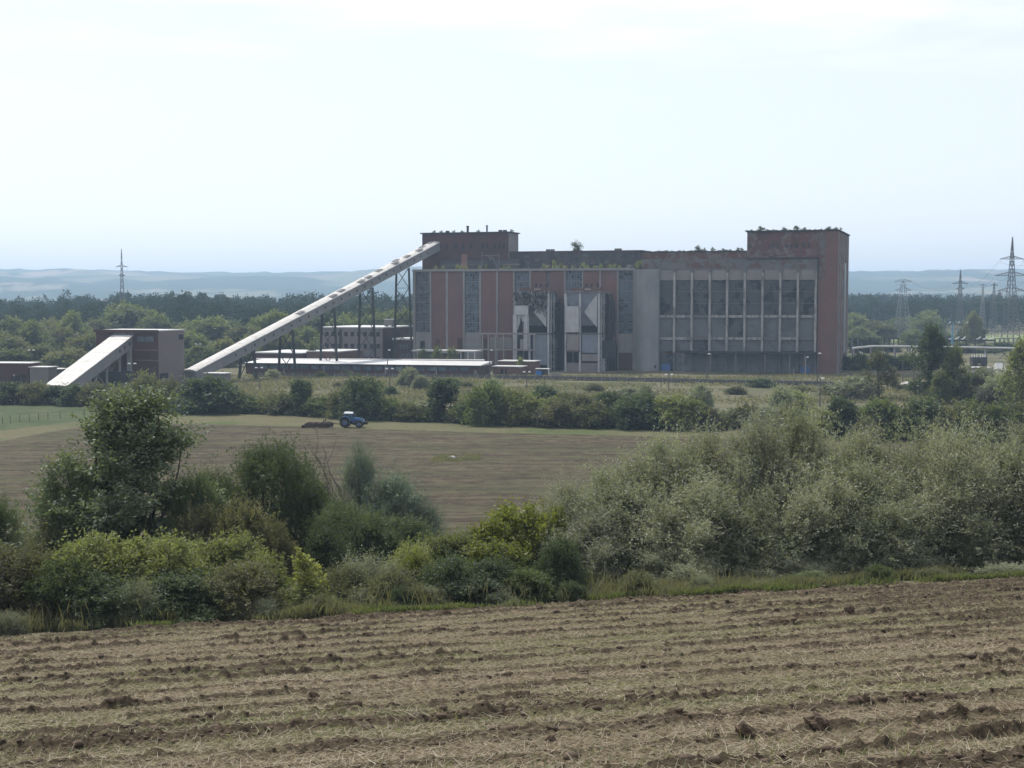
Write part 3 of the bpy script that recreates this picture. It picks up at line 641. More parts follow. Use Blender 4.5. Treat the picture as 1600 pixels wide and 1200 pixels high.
MB().box(hl - 0.6, hr + 0.8, 19.2, 31.6, zh + 0.01, zh + 0.40).build('head_house_roof', M['steel_dark'], plantb)
for a, b in ((752.8, 756.8), (760.4, 762.8), (771.8, 774.2), (779.2, 782.2), (785.6, 788.8), (723.2, 725.5), (735, 737.4), (697, 699), (711, 713.6)):
    MB().box(x(a, 20), x(b, 20), 19.85, 20.05, Zb(388, 770, 20), Zb(379.5, 770, 20)).build('window', M['dark'], plantb)
for p_, t_ in ((731, 354.5), (761, 353.5)):
    c_ = MB().tube([(x(p_, 26), 26, zh), (x(p_, 26), 26, Zb(t_, p_, 26))], 0.45 if p_ < 740 else 0.3, 10); c_.tube([(x(p_, 26), 26, Zb(t_, p_, 26)), (x(p_, 26), 26, Zb(t_, p_, 26) + .35)], 0.6 if p_ < 740 else .42, 10)
    c_.build('chimney', M['steel_dark'], plantb)
for p_ in (698.5, 781, 788):
    MB().box(x(p_ - 2.2, 25), x(p_ + 2.2, 25), 25, 26.5, zh + 0.38, zh + 1.3).build('roof_vent', M['steel_dark'], plantb)
for p_, l_ in ((855, 25), (862, 25), (962, 25), (967, 25)):
    MB().box(x(p_ - 2.2, l_), x(p_ + 2.2, l_), l_, l_ + 2, zu + .3, zu + 1.2).build('roof_vent', M['steel'], plantb)
# small gantry and fallen conveyor on the boiler roof
gt = MB(); ga, gb_ = (x(753, 9), 9.0), (x(779.5, 9), 9.0); zt_ = Zb(399, 765, 9)
gt.bar((*ga, zt_), (*gb_, zt_), .28); gt.bar((ga[0], 9, ZR), (ga[0], 9, zt_ + 1.3), .25); gt.bar((gb_[0], 9, ZR), (gb_[0], 9, zt_ + .9), .25)
gt.bar((x(764, 9), 8.8, zt_), (x(775.5, 9), 8.2, ZR + .3), .7, .5); gt.bar((x(768, 9), 8.6, zt_ + .2), (x(779, 9), 8, ZR + .5), .3)
gt.build('roof_gantry', M['steel'], plantb)
tn = MB(); ax_ = x(759, 6), x(766, 6), x(774, 6)
tn.hexa([(ax_[0] - 2, 6, ZR + .1), (ax_[2] + .6, 6, ZR + .1), (ax_[2] + .6, 12, ZR + .1), (ax_[0] - 2, 12, ZR + .1), (ax_[1] - .5, 6.2, ZR + 3.6), (ax_[1] + .3, 6.2, ZR + 3.6), (ax_[1] + .3, 12, ZR + 3.6), (ax_[1] - .5, 12, ZR + 3.6)]); tn.build('gabled_skylight', M['steel_dark'], plantb)
MB().box(x(723, 14), x(732, 14), 12.5, 12.95, ZR, Zb(397, 728, 14)).build('brick_turret', M['brick'], plantb)
# wreckage and clutter on the roof edge
rr = random.Random(5)
for i in range(46):
    p_ = rr.uniform(812, 990); l_ = rr.uniform(16, 19.3); w_ = rr.uniform(.3, 1.6); h_ = rr.uniform(.2, 1.9); MB().box(x(p_, l_), x(p_, l_) + w_, l_, l_ + .5, ZR - .15, ZR + h_).build('roof_debris', M[rr.choice(['steel', 'concrete', 'steel_dark'])], plantb)
for i in range(26):
    p_ = rr.uniform(812, 996); w_ = rr.uniform(.6, 3.4); zz = rr.uniform(ZR + .5, zu - 1.2); MB().box(x(p_, 20), x(p_, 20) + w_, 20.1 - i * .002, 20.22, zz, zz + rr.uniform(.4, 1.5)).build('patched_opening', M['panel'], plantb)

# --- concrete stair tower between the halls
zs = Zb(420.5, 1010, -2.0)
st = MB(); n_ = 14; xa, xb = x(994.5, -1.6), x(1029, -1.6); 
prof_ = [(xa + (xb - xa) * i / n_, -1.6 - 2.2 * math.sin(math.pi * i / n_)) for i in range(n_ + 1)]
ring = prof_ + [(xb, 3), (xa, 3)]; k_ = len(ring)
st.add([(a, b, 0) for a, b in ring] + [(a, b, zs) for a, b in ring], [tuple(range(k_ - 1, -1, -1)), tuple(range(k_, 2 * k_))] + [(i, (i + 1) % k_, k_ + (i + 1) % k_, k_ + i) for i in range(k_)])
M['concrete_pale'] = weathered('concrete_pale', (0.26, 0.265, 0.27), (0.21, 0.215, 0.225), (0.16, 0.165, 0.175), 0.18, 0.5, 0.8)
st.build('stair_tower', M['concrete_pale'], plantb)
MB().box(x(990.6, -1), xa - 0.02, -0.9, 3, 0, zs - .3).build('tower_flank', M['concrete'], plantb)
MB().box(x(1022.5, -2), x(1026, -2), -2.6, -1.9, Zb(574.5, 1025), Zb(570.5, 1025)).build('window', M['dark'], plantb)

# --- bunker bay facade with tall pillars
PL = [1053.6, 1081, 1109, 1136, 1163.6, 1191.4, 1219, 1246.5, 1274.5]
xa, xb = x(1029, 0), x(1277, 0); zt1 = Zb(393.5, 1100); zc = Zb(437.5, 1150); zbeige = Zb(421, 1150); zpl = Zb(404, 1120)
MB().box(xa, x(1165), 1.6, 40, 0, zt1).build('wall', M['brick_old'], plantb)
MB().box(x(1003, 1.5), x(1165), 1.45, 1.58, zpl + .1, zt1 - .01).build('parapet_wall', M['brick_old'], plantb)
MB().box(x(1001, 1.4), x(1165), 1.2, 40.2, zt1 + .01, zt1 + .35).build('parapet_coping', M['steel_dark'], plantb)
MB().box(x(1003, 1.0), xb, 0.9, 1.43, zbeige + .5, zpl).build('plaster_band', weathered('plaster_band', (0.155, 0.155, 0.158), (0.12, 0.12, 0.125), (0.11, 0.062, 0.055), 0.14, 0.50, 0.58, False), plantb)
M['plaster_band'] = bpy.data.materials['plaster_band']
MB().box(x(1165), xb + .3, 0.55, 0.88, zpl - .25, zpl + .2).build('string_course', M['steel_dark'], plantb)
MB().box(xb - .1, xb + .45, 0.3, 0.88, zbeige - 1, zpl - .27).build('down_pipe', M['steel_dark'], plantb)
MB().box(xa, xb, 0.6, 1.42, zbeige - .2, zbeige + .48).build('lintel', M['steel'], plantb)
edges = [1029] + PL
for i in range(9):
    a, b = edges[i] + (1.6 if i else 0.2), edges[i + 1] - 1.5
    if i == 8: b = 1273
    m_ = 'concrete_pink' if i not in (0, 3) else 'concrete'
    MB().box(x(a), x(b), 0.62, 1.4, zc, zbeige - .22).build('head_panel', M[m_], plantb)
    zz = [0.0, Zb(551, (a + b) / 2), Zb(529, (a + b) / 2), Zb(494.4, (a + b) / 2), zc]
    for j in range(4):
        dy = 0.15 * ((i * 7 + j * 3) % 3)
        MB().box(x(a), x(b), 0.95 + dy * .3, 1.5, zz[j] + .45 * (j > 0), zz[j + 1] - (0.48 if j < 3 else 0.03)).build('infill_panel', M['panel' if j == 3 or (i * 5 + j) % 11 == 0 else 'panel_pale'], plantb)
    if i:
        for py_ in (455.7, 474): MB().box(x(a), x(b), 0.80, 0.94, Zb(py_, a) - .10, Zb(py_, a) + .12).build('sheeting_rail', M['steel'], plantb)
    for j, py_ in ((2, 494.4), (1, 529)):
        if (i, j) in ((2, 2), (2, 1), (6, 1), (8, 1)): mm = 'steel'
        else: mm = 'pillar'
        MB().box(x(a), x(b), 0.45, 1.3, Zb(py_, a) - .42, Zb(py_, a) + .44).build('cross_beam', M[mm], plantb)
for p_ in PL:
    q = x(p_); MB().box(q - .36, q + .36, -0.25, 1.35, Zb(551, p_), Zb(426, p_)).build('facade_pillar', M['pillar'], plantb)
    MB().box(q - .5, q + .5, -0.15, 1.3, Zb(426, p_) + .02, Zb(421, p_)).build('pillar_head', M['steel'], plantb)
    MB().box(q - .3, q + .3, 0.2, 1.35, 0, Zb(551.2, p_) - .3).build('pillar_foot', M['steel'], plantb)
zcan = Zb(550.5, 1160, -4)
MB().box(x(1066, -4), x(1277, -4), -4.2, 0.4, zcan - .35, zcan + .25).build('canopy', M['steel_dark'], plantb)
for p_ in (1068, 1111, 1150.5, 1196, 1235, 1258.5):
    MB().box(x(p_, -4) - .22, x(p_, -4) + .22, -4.0, -3.6, 0, zcan - .37).build('canopy_post', M['steel'], plantb)
for a, b, t_, l_ in ((1034, 1048, 568.5, 0.4), (1252, 1266, 573, 0.4)):
    MB().box(x(a), x(b), l_, l_ + .4, 0, Zb(t_, a)).build('door', M['bluedoor'], plantb)
# --- right block
xtl, xtr = x(1165.5), x(1308); zt2 = Zb(361.3, 1240); DT = 42
MB().box(xtl, xtr, 1.6, DT, 0, zt2).build('end_block', M['brick_old'], plantb)
MB().box(x(1277.6), xtr, 0.75, 1.58, 0, zt2 - .05).build('brick_pier', M['brick'], plantb)
MB().box(x(1279), x(1288), 0.6, 0.73, Zb(437, 1283), zt2 - .6).build('plaster_patch', M['plaster_band'], plantb)
MB().box(xtl + .02, x(1277.4), 1.3, 1.58, zpl + .22, zt2 - .05).build('upper_wall', M['brick_old'], plantb)
MB().box(xtl - .4, xtr + .5, 0.5, DT + .5, zt2 + .01, zt2 + .4).build('end_block_roof', M['steel_dark'], plantb)
for l_ in (1.62, 9, 17, 25, 33, DT - .8):
    MB().box(xtr + .01, xtr + .18, l_, l_ + .8, 0, zt2 - .02).build('side_pilaster', M['concrete'], plantb)
MB().box(xtr + .01, xtr + .1, 26, 32.5, 6, zt2 - 10).build('side_window', M['glass_old'], plantb)
for a, b in ((1198.5, 1200.5), (1203.6, 1208.6), (1211.5, 1216), (1225, 1229), (1232, 1236), (1240, 1245.5), (1252, 1256.8), (1260, 1264.5), (1170, 1172.8)):
    zq = Zb(386.5, a); MB().box(x(a), x(b), 1.18, 1.28, zq, zq + (1.7 if b - a > 4 else 1.0)).build('bricked_window', M['grime'], plantb)

# --- two dust precipitators on steel legs in front of the boiler house
def precip(px0, label, wreck):
    o_ = px0 - 881; LY = -13.0
    X_ = lambda p, ly=LY: PF.lx(p + o_, ly); Zq = lambda py, ly=LY: PF.z(py, PF.lx(900 + o_, ly), ly)
    r = PF.root('dust_precipitator', label, 'precipitator', X_(908), LY, 'two steel hopper towers before the boiler house'); ox, oy = X_(908), LY
    def part(mb, name, mat):
        mb.v = [(a - ox, b - oy, c) for a, b, c in mb.v]; return mb.build(name, M[mat], r)
    zt, zm, zl = Zq(455), Zq(521), Zq(548)
    for p_ in (884, 906.5, 936):
        part(MB().box(X_(p_) - .32, X_(p_) + .32, LY - .3, LY + .3, 0, zt if not (wreck and p_ == 906.5) else zm), 'leg', 'steel_pale')
    for p_ in (884, 936):
        part(MB().box(X_(p_) - .3, X_(p_) + .3, -3.6, -3.0, 0, zt), 'leg', 'steel')
    fr = MB()
    for z_ in (zt - .4, zm):
        fr.box(X_(882), X_(938), LY - .45, LY - .32, z_ - .2, z_ + .25); fr.box(X_(882), X_(882) + .4, LY - .3, -2.6, z_ - .2, z_ + .25); fr.box(X_(938) - .4, X_(938), LY - .3, -2.6, z_ - .2, z_ + .25)
    for k in range(14): fr.bar((X_(882 + 4.3 * k), LY - .4, zt), (X_(882 + 4.3 * k), LY - .4, zt + 1.1), .08)
    fr.bar((X_(882), LY - .4, zt + 1.1), (X_(938), LY - .4, zt + 1.1), .1); part(fr, 'platform_frame', 'steel')
    part(MB().box(X_(890), X_(936), LY + 1, LY + 3, zt + .2, zt + 1.25), 'top_duct', 'rust')
    part(MB().box(X_(914), X_(922), LY - .2, LY + 1, zt + .5, zt + .8), 'hatch_cover', 'roof_white')
    for p_ in (913.5, 921.5, 931):
        part(MB().tube([(X_(p_), LY + 2, zt + 1.2), (X_(p_), LY + 2, zt + 2.6)], .45, 10), 'drive_motor', 'steel_dark')
    # hopper shell
    hb = MB(); T = [(X_(883), LY + .4), (X_(934), LY + .4), (X_(934), -4), (X_(883), -4)]; zt_, zw, zb_ = zt - .7, Zq(509), Zq(546)
    Bm = [(X_(893), LY + 3), (X_(924), LY + 3), (X_(924), -7), (X_(893), -7)]
    hb.hexa([(a, b, zw) for a, b in Bm] + [(a, b, zt_) for a, b in T]); part(hb, 'hopper', 'sheet_blue' if not wreck else 'steel')
    pl = MB(); q = lambda p, y_, l: (X_(p, l), l, Zq(y_, l))
    A, B, C_ = q(933.5, 459, LY + .1), q(932.5, 511, LY + .1), q(913, 488, LY + .6)
    D_ = q(933.5, 459, LY + .35)
    pl.add([A, q(919, 477, LY + .3), C_, B, (A[0], A[1] + .15, A[2]), (q(919, 477, LY + .3)[0], LY + .45, q(919, 477, LY + .3)[2]), (C_[0], C_[1] + .15, C_[2]), (B[0], B[1] + .15, B[2])], [(0, 1, 2, 3), (7, 6, 5, 4), (1, 0, 4, 5), (2, 1, 5, 6), (3, 2, 6, 7), (0, 3, 7, 4)])
    part(pl, 'side_plate', 'steel_pale')
    p2 = MB(); e_ = [q(881, 459, LY - .1), q(885.5, 459, LY - .1), q(889, 515, LY - .1), q(884, 508, LY - .1)]
    p2.add(e_ + [(a, b + .2, c) for a, b, c in e_], [(0, 1, 2, 3), (7, 6, 5, 4), (1, 0, 4, 5), (2, 1, 5, 6), (3, 2, 6, 7), (0, 3, 7, 4)]); part(p2, 'side_plate', 'steel_pale')
    if not wreck:
        part(MB().box(X_(887), X_(906), LY - 1.6, LY - .6, Zq(519), Zq(478.5)), 'duct', 'steel_pale')
        part(MB().box(X_(888), X_(906), LY - 1.4, LY - .5, zl + .2, Zq(522.5)), 'lower_duct', 'concrete_pink')
        part(MB().box(X_(887), X_(907), LY - 1.5, LY - .5, zl - .3, zl + .1), 'duct_flange', 'rust')
        part(MB().box(X_(909), X_(933), LY + .5, LY + 1.2, Zq(551), zm - .4), 'louvred_sheet', 'sheet_blue')
        part(MB().box(X_(909), X_(934), LY + .2, LY + .9, Zq(564), Zq(553)), 'hanging_panel', 'concrete_pink')
        part(MB().box(X_(885), X_(934), LY - .1, LY + .25, 0, Zq(567)), 'base_wall', 'plaster')
    else:
        part(MB().box(X_(885), X_(906), LY - 1.6, LY - .6, Zq(492), Zq(477.5)), 'duct', 'steel_pale')
        part(MB().box(X_(882), X_(888), LY - 1.2, LY - .5, Zq(585), Zq(492)), 'duct_leg', 'steel_pale')
        part(MB().box(X_(899), X_(905), LY - 1.2, LY - .5, Zq(548), Zq(492)), 'duct_leg', 'steel_pale')
        part(MB().box(X_(893), X_(905), LY - 1.0, LY - .4, Zq(545), Zq(530)), 'hanging_panel', 'concrete')
        part(MB().box(X_(911), X_(933), LY + .5, LY + 1.2, Zq(570), zm - .4), 'louvred_sheet', 'sheet_blue')
        for pts_ in (((884, 492), (893, 492), (891, 505), (886, 520)), ((897, 492), (905.5, 492), (905.5, 546), (900, 520)), ((893, 493), (898, 493), (899, 500), (895, 503))):
            e_ = [q(a, b, LY - .7) for a, b in pts_][::-1]; pq = MB(); pq.add(e_ + [(a, b + .2, c) for a, b, c in e_], [(0, 1, 2, 3), (7, 6, 5, 4), (1, 0, 4, 5), (2, 1, 5, 6), (3, 2, 6, 7), (0, 3, 7, 4)]); part(pq, 'torn_plate', 'steel_pale')
        rr = random.Random(3); a1, a2, a3 = MB(), MB(), MB()
        for i in range(560):
            p_ = rr.uniform(882, 934); y_ = rr.uniform(456, 478 if p_ < 905 else 478 + 20 * (p_ - 905) / 28 * rr.random()); c = Vector((X_(p_), LY - .3 + rr.uniform(-.5, .3), Zq(y_)))
            d = Vector((rr.uniform(-1, 1), rr.uniform(-.4, .4), rr.uniform(-1, 1))).normalized() * rr.uniform(.3, .9)
            (a1, a2, a2, a1)[i % 4].bar(c - d, c + d, rr.uniform(.12, .45), .06)
        part(a1, 'torn_cladding', 'pillar'); part(a2, 'torn_lagging', 'steel_dark')
    # near-black boxes painting the deep shade between hoppers and wall, then pipes
    part(MB().box(X_(885, -3), X_(948 if not wreck else 944, -3), -2.9, -0.1, 0, zt - 1.0), 'shade_box', 'dark')
    if wreck: part(MB().box(X_(944.4, -3), X_(960.5, -3), -2.6, -0.1, 0, Zq(497, -3)), 'low_shade_box', 'dark')
    else: part(MB().box(X_(948.4, -3), X_(962, -3), -2.6, -0.1, 0, Zq(538, -3)), 'low_shade_box', 'dark')
    sf = MB(); l3, l4 = LY + 3.3, LY + 6.8
    for z_ in (zt - .4, Zq(488), zm, zl, Zq(567)): sf.box(X_(936) - .2, X_(936) + .2, LY + .35, -2.95, z_ - .16, z_ + .16)
    for la, lb in ((LY + .3, l3), (l3, l4), (l4, -3)):
        zz_ = [zt - .4, Zq(488), zm, zl, Zq(567), 0]
        for a_, b_ in zip(zz_[:-1], zz_[1:]): sf.bar((X_(936) + .05, la, a_), (X_(936) + .05, lb, b_), .16)
    part(sf, 'side_frame', 'steel_pale')
    for l_ in (l3, l4): part(MB().box(X_(936) - .25, X_(936) + .25, l_ - .25, l_ + .25, 0, zt - .6), 'leg', 'steel_pale')
    part(MB().hexa([(X_(934) - 1.6, LY + 2.5, zw), (X_(934) - 1.2, LY + 2.5, zw), (X_(934) - 1.2, -6, zw), (X_(934) - 1.6, -6, zw), (X_(934) - .4, LY + .5, zt - .8), (X_(934), LY + .5, zt - .8), (X_(934), -4, zt - .8), (X_(934) - .4, -4, zt - .8)]), 'side_sheet', 'sheet_blue')
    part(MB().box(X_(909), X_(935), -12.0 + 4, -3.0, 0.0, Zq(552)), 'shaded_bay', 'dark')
    pp_ = MB(); rr = random.Random(px0)
    for k in range(9):
        p_ = 939 + k * 2.9; l_ = LY + 3 + rr.uniform(0, 6)
        pp_.tube([(X_(p_, l_), l_, rr.choice([0, 8, 12])), (X_(p_, l_), l_, zt - rr.uniform(.5, 7))], rr.uniform(.14, .4), 8)
    for k in range(10):
        l_ = LY + 3 + rr.uniform(0, 6); z_ = rr.uniform(4, zt - 2); p_ = rr.uniform(938, 950); pp_.box(X_(p_, l_), X_(p_ + rr.uniform(6, 16), l_), l_, l_ + .3, z_, z_ + rr.uniform(.15, .5))
    part(pp_, 'pipework', 'steel_dark')
    if not wreck:
        part(MB().box(X_(941, -9), X_(962, -9), -9, -8.5, Zq(560), Zq(532)), 'side_tank', 'steel_dark')
        part(MB().box(X_(940, -8), X_(946, -8), -8.6, -8, 0, Zq(541)), 'side_column', 'steel_pale')
    return r
precip(802, 'left hopper tower of the two, its upper cladding torn to shreds', True)
precip(881, 'right hopper tower of the two, with intact pale duct and plates', False)

# pipe rack in front of the torn hopper tower
r = PF.root('pipe_rack', 'open two tier steel rack of posts and beams before the left hopper tower', 'pipe rack', x(754, -17), -17)
def rel(mb, r0, name, mat, rt):
    mb.v = [(a - r0[0], b - r0[1], c) for a, b, c in mb.v]; return mb.build(name, M[mat], rt)
R0 = (x(754, -17), -17)
for p_ in (754, 763, 774, 787, 836):
    rel(MB().box(x(p_, -17) - .17, x(p_, -17) + .17, -17.2, -16.8, 0, Zb(521, p_, -17)), R0, 'post', 'concrete', r)
    if p_ in (754, 787, 836): rel(MB().box(x(p_, -14) - .17, x(p_, -14) + .17, -13.9, -13.6, 0, Zb(521, p_, -14)), R0, 'post', 'steel', r)
for y_, h_ in ((521, .35), (546, .3)):
    rel(MB().box(x(751, -17), x(838, -17), -17.45, -17.22, Zb(y_, 790, -17) - h_, Zb(y_, 790, -17) + h_ * .6), R0, 'beam', 'concrete_pink', r)
rel(MB().box(x(766, -15), x(800, -15), -15.5, -14.5, Zb(544, 790, -15), Zb(527, 790, -15)), R0, 'tank', 'plaster', r)

# --- inclined coal gallery
def incl_gallery(name, label, S, E, wd, ht, roof_t, side_mat, roof_mat, slabs, windows, bulge=0.5):
    S = Vector(S); E = Vector(E); d = (E - S); Lg = d.length; hd = Vector((d.x, d.y, 0)).normalized(); rt = Vector((hd.y, -hd.x, 0)); dn = d.normalized(); up = rt.cross(dn).normalized()
    r = empty(name, tuple(S), 0, label, 'conveyor gallery')
    def P(a, b, c): return tuple(dn * a + rt * b + up * c)
    mb = MB(); mb.hexa([P(0, -wd / 2, -ht), P(0, wd / 2, -ht), P(Lg, wd / 2, -ht), P(Lg, -wd / 2, -ht), P(0, -wd / 2, 0), P(0, wd / 2, 0), P(Lg, wd / 2, 0), P(Lg, -wd / 2, 0)]); mb.build('gallery_body', M[side_mat], r)
    rm = MB(); n = 6; N = max(8, int(Lg / 3)); rr = random.Random(len(name) + int(Lg))
    ring = [(-wd / 2 - .25 + (wd + .5) * k / n, 0.06 + bulge * math.sin(math.pi * k / n)) for k in range(n + 1)]
    for i in range(N):
        a0, a1 = Lg * i / N + .02, Lg * (i + 1) / N - .02; o_ = rr.uniform(0, .05)
        vs = [P(a0, b, c + o_) for b, c in ring] + [P(a1, b, c + o_) for b, c in ring] + [P(a0, wd / 2 + .25, -.14), P(a0, -wd / 2 - .25, -.14), P(a1, wd / 2 + .25, -.14), P(a1, -wd / 2 - .25, -.14)]
        m_ = n + 1; fs = [(k, k + 1, m_ + k + 1, m_ + k) for k in range(n)] + [(n, 2 * m_, 2 * m_ + 2, m_ + n), (0, m_, 2 * m_ + 3, 2 * m_ + 1)] + [tuple(range(n, -1, -1)) + (2 * m_ + 1, 2 * m_), tuple(range(m_, 2 * m_)) + (2 * m_ + 2, 2 * m_ + 3)]
        rm.add(vs, fs)
    rm.build('gallery_roof', M[roof_mat], r)
    for (a, l_, b) in slabs:
        q = MB(); q.hexa([P(a, b - .9, bulge + .1), P(a, b + .9, bulge + .1), P(a + l_, b + .9, bulge + .12), P(a + l_, b - .9, bulge + .12), P(a, b - .9, bulge + .16), P(a, b + .9, bulge + .16), P(a + l_, b + .9, bulge + .22), P(a + l_, b - .9, bulge + .22)]); q.build('roof_slab', M['steel'], r)
    for a in windows:
        q = MB(); s_ = .34; q.hexa([P(a - s_, wd / 2 - .05, -ht * .62), P(a - s_, wd / 2 + .05, -ht * .62), P(a + s_, wd / 2 + .05, -ht * .62), P(a + s_, wd / 2 - .05, -ht * .62), P(a - s_, wd / 2 - .05, -ht * .36), P(a - s_, wd / 2 + .05, -ht * .36), P(a + s_, wd / 2 + .05, -ht * .36), P(a + s_, wd / 2 - .05, -ht * .36)]); q.build('window', M['steel_dark'], r)
    return r, P, S, dn, rt, up, Lg
hx_ = x(680, 20); Ew = PF.world(hx_, 19.6, Zb(379.0, 680, 20)); Sw = (xat(294.5, 405), 405, zat(580, 405))
_L = (Vector(Ew) - Vector(Sw)).length
gal, GP, GS, gdn, grt, gup, gL = incl_gallery('coal_gallery', 'long pale inclined coal gallery rising from the ground to the head house', Sw, Ew, 4.2, 3.0, .3, 'gallery_side', 'gallery_roof',
   [(_L * f, 3.2, b) for f, b in ((.37, .9), (.50, 1.1), (.54, .5), (.62, 1.2), (.655, .9), (.71, .2), (.78, .9), (.80, -.6), (.84, .6), (.90, .7), (.93, -.4), (.97, -.3))], [_L * (0.13 + 0.0335 * i) for i in range(25)])
def trestle(px_t, px_b0, px_b1, py_b, w0, panels):
    # fraction along the gallery from the photograph column
    f = min(np.linspace(0, 1, 400), key=lambda f: abs(800 + F * (GS + gdn * gL * f).x / ((GS + gdn * gL * f).y) / cp - px_t))
    c = GS + gdn * (gL * f); zt = c.z - 3.0 / math.cos(math.asin(gdn.z)) - .05
    tops = [Vector((c.x, c.y, zt)) + grt * s * w0 for s in (-1, 1)]; bots = [Vector((c.x, c.y, 0)) + grt * s * (w0 * 1.45) for s in (-1, 1)]
    mb = MB()
    for off in (-.35, .35):
        o_ = Vector((gdn.x, gdn.y, 0)).normalized() * off; o2 = o_ * (1.0 if off > 0 else 1.0)
        for t_, b_ in zip(tops, bots): mb.bar(b_ + o2 - GS, t_ + o_ - GS + Vector((0, 0, 0.4 * off)), .38)
        if off > 0: continue
        for k in range(panels):
            f0, f1 = k / panels, (k + 1) / panels
            a0, a1 = bots[0].lerp(tops[0], f0), bots[0].lerp(tops[0], f1); b0, b1 = bots[1].lerp(tops[1], f0), bots[1].lerp(tops[1], f1)
            mb.bar(a0 + o_ - GS, b1 + o_ - GS, .2); mb.bar(b0 + o_ - GS, a1 + o_ - GS, .2)
            if k: mb.bar(a0 + o_ - GS, b0 + o_ - GS, .16)
    mb.build('trestle', M['steel_dark'], gal)
for a in ((386, 0, 0, 0, 2.3, 1), (447, 0, 0, 0, 2.3, 2), (513, 0, 0, 0, 2.4, 3), (573, 0, 0, 0, 2.5, 4), (629, 0, 0, 0, 2.6, 5)): trestle(*a)
# shed at the gallery foot
def shed(name, label, px, Y, wpx, h, dep, wall, roof, cat='shed', ov=.3, rt=.25, deg=18, details=None, dz=0):
    fr = Fr(px, Y, deg); r = fr.root(name, label, cat); w_ = fr.lx(px + wpx)
    MB().box(0, w_, 0, dep, 0, h).build('wall', M[wall], r)
    MB().box(-ov, w_ + ov, -ov, dep + ov, h + .004, h + rt).build('roof', M[roof], r)
    for (kind, a, b, z0, z1, m_) in (details or []):
        MB().box(w_ * a, w_ * b, -.06, .05, z0, z1).build(kind, M[m_], r)
    return fr, r, w_
shed('gallery_foot_shed', 'small flat roofed plaster shed beside the foot of the long gallery', 318, 402, 30, 3.3, 4, 'plaster', 'roof_white', details=[('door', .62, .8, 0, 2.4, 'steel_dark'), ('window', .2, .4, 1.2, 2.2, 'dark')])

# --- transfer tower with its short gallery
TF = Fr(148, 393 + 5.5, 18); tw = TF.lx(245); zt = zat(516, TF.Y(tw, 0)); td = 13.5
tt = TF.root('transfer_tower', 'squat brick transfer tower with flat white roof at the left', 'transfer tower')
MB().box(0, tw, .3, td, 0, zt - .5).build('wall', M['brick_dark'], tt)
MB().box(tw + .005, tw + .25, .32, td - .02, 0, zt - .35).build('rendered_side_wall', weathered('brick_pale', (0.19, 0.155, 0.15), (0.16, 0.138, 0.135), (0.13, 0.122, 0.12), 0.25, 0.5, .8), tt)
MB().box(-.4, tw + .4, -.1, td + .3, zt - .3, zt).build('roof', M['roof_white'], tt)
MB().box(-.45, tw + .5, -.16, -.105, zt - .75, zt + .1).build('roof_fascia', M['brick_dark'], tt)
Tz = lambda py: zat(py, TF.Y(tw * .8, 0))
MB().box(TF.lx(213), TF.lx(238), .2, .29, Tz(534), Tz(526)).build('window', M['glass_old'], tt)
MB().box(TF.lx(176), TF.lx(207), .2, .29, Tz(523.8), Tz(515.5)).build('sign_panel', M['panel'], tt)
for z_ in (547, 563): MB().box(TF.lx(208), tw, .12, .29, Tz(z_) - .2, Tz(z_) + .15).build('ledge', M['brick'], tt)
MB().box(tw + .24, tw + .32, td * .80, td * .97, Tz(532), Tz(524)).build('window', M['dark'], tt)
MB().box(tw + .24, tw + .30, td * .05, td * .35, Tz(592), Tz(583.5)).build('door_opening', M['dark'], tt)
MB().box(TF.lx(162), TF.lx(208), -7, .1, 0, 4.5).build('lower_annex', M['steel_dark'], tt)
for p_ in (203, 206):
    MB().box(TF.lx(p_) - .35, TF.lx(p_) + .35, -1.6, -.9, 0, Tz(545)).build('leg', M['concrete'], tt)
# painted letters above the short gallery
def letters(txt, loc, size, parent, mat):
    cu = bpy.data.curves.new('lettering', 'FONT'); cu.body = txt; cu.size = size; cu.extrude = .03; cu.align_x = 'CENTER'
    o = bpy.data.objects.new('tmp', cu); col.objects.link(o); bpy.context.view_layer.update()
    me = bpy.data.meshes.new_from_object(o.evaluated_get(bpy.context.evaluated_depsgraph_get())); bpy.data.objects.remove(o)
    me.materials.clear(); me.materials.append(mat); l = link('lettering', me, parent); l.location = loc; l.rotation_euler = (math.pi / 2, 0, 0); return l
letters("CANTIN'", ((TF.lx(192)), .16, Tz(523.0)), 1.75, tt, M['galv_pale'])
Eg = TF.world(TF.lx(190), 0.2, Tz(524.5)); dW = (-math.sin(math.radians(18)), -math.cos(math.radians(18)))
Lh = 31.0; Sg = (Eg[0] + dW[0] * Lh, Eg[1] + dW[1] * Lh, 0); Sg = (Sg[0], Sg[1], zat(603, Sg[1]))
sg = incl_gallery('short_gallery', 'short wide inclined gallery with bright roof below the transfer tower', Sg, Eg, 6.4, 3.1, .3, 'gallery_side', 'gallery_roof', [], [26, 28.5, 31.], 0.12)
lg_ = MB()
for f in (.45, .62, .82):
    c = sg[2] + sg[3] * (sg[6] * f)
    for s_ in (-1, 1):
        b = c + sg[4] * s_ * 2.6 - sg[2]; lg_.bar((b.x, b.y, -sg[2].z), (b.x, b.y, b.z - 3.0), .55)
    b0 = c - sg[4] * 2.6 - sg[2]; b1 = c + sg[4] * 2.6 - sg[2]; lg_.bar((b0.x, b0.y, -sg[2].z + .3), (b1.x, b1.y, b1.z - 3.1), .3); lg_.bar((b1.x, b1.y, -sg[2].z + .3), (b0.x, b0.y, b0.z - 3.1), .3)
lg_.build('support_frame', M['concrete'], sg[0])

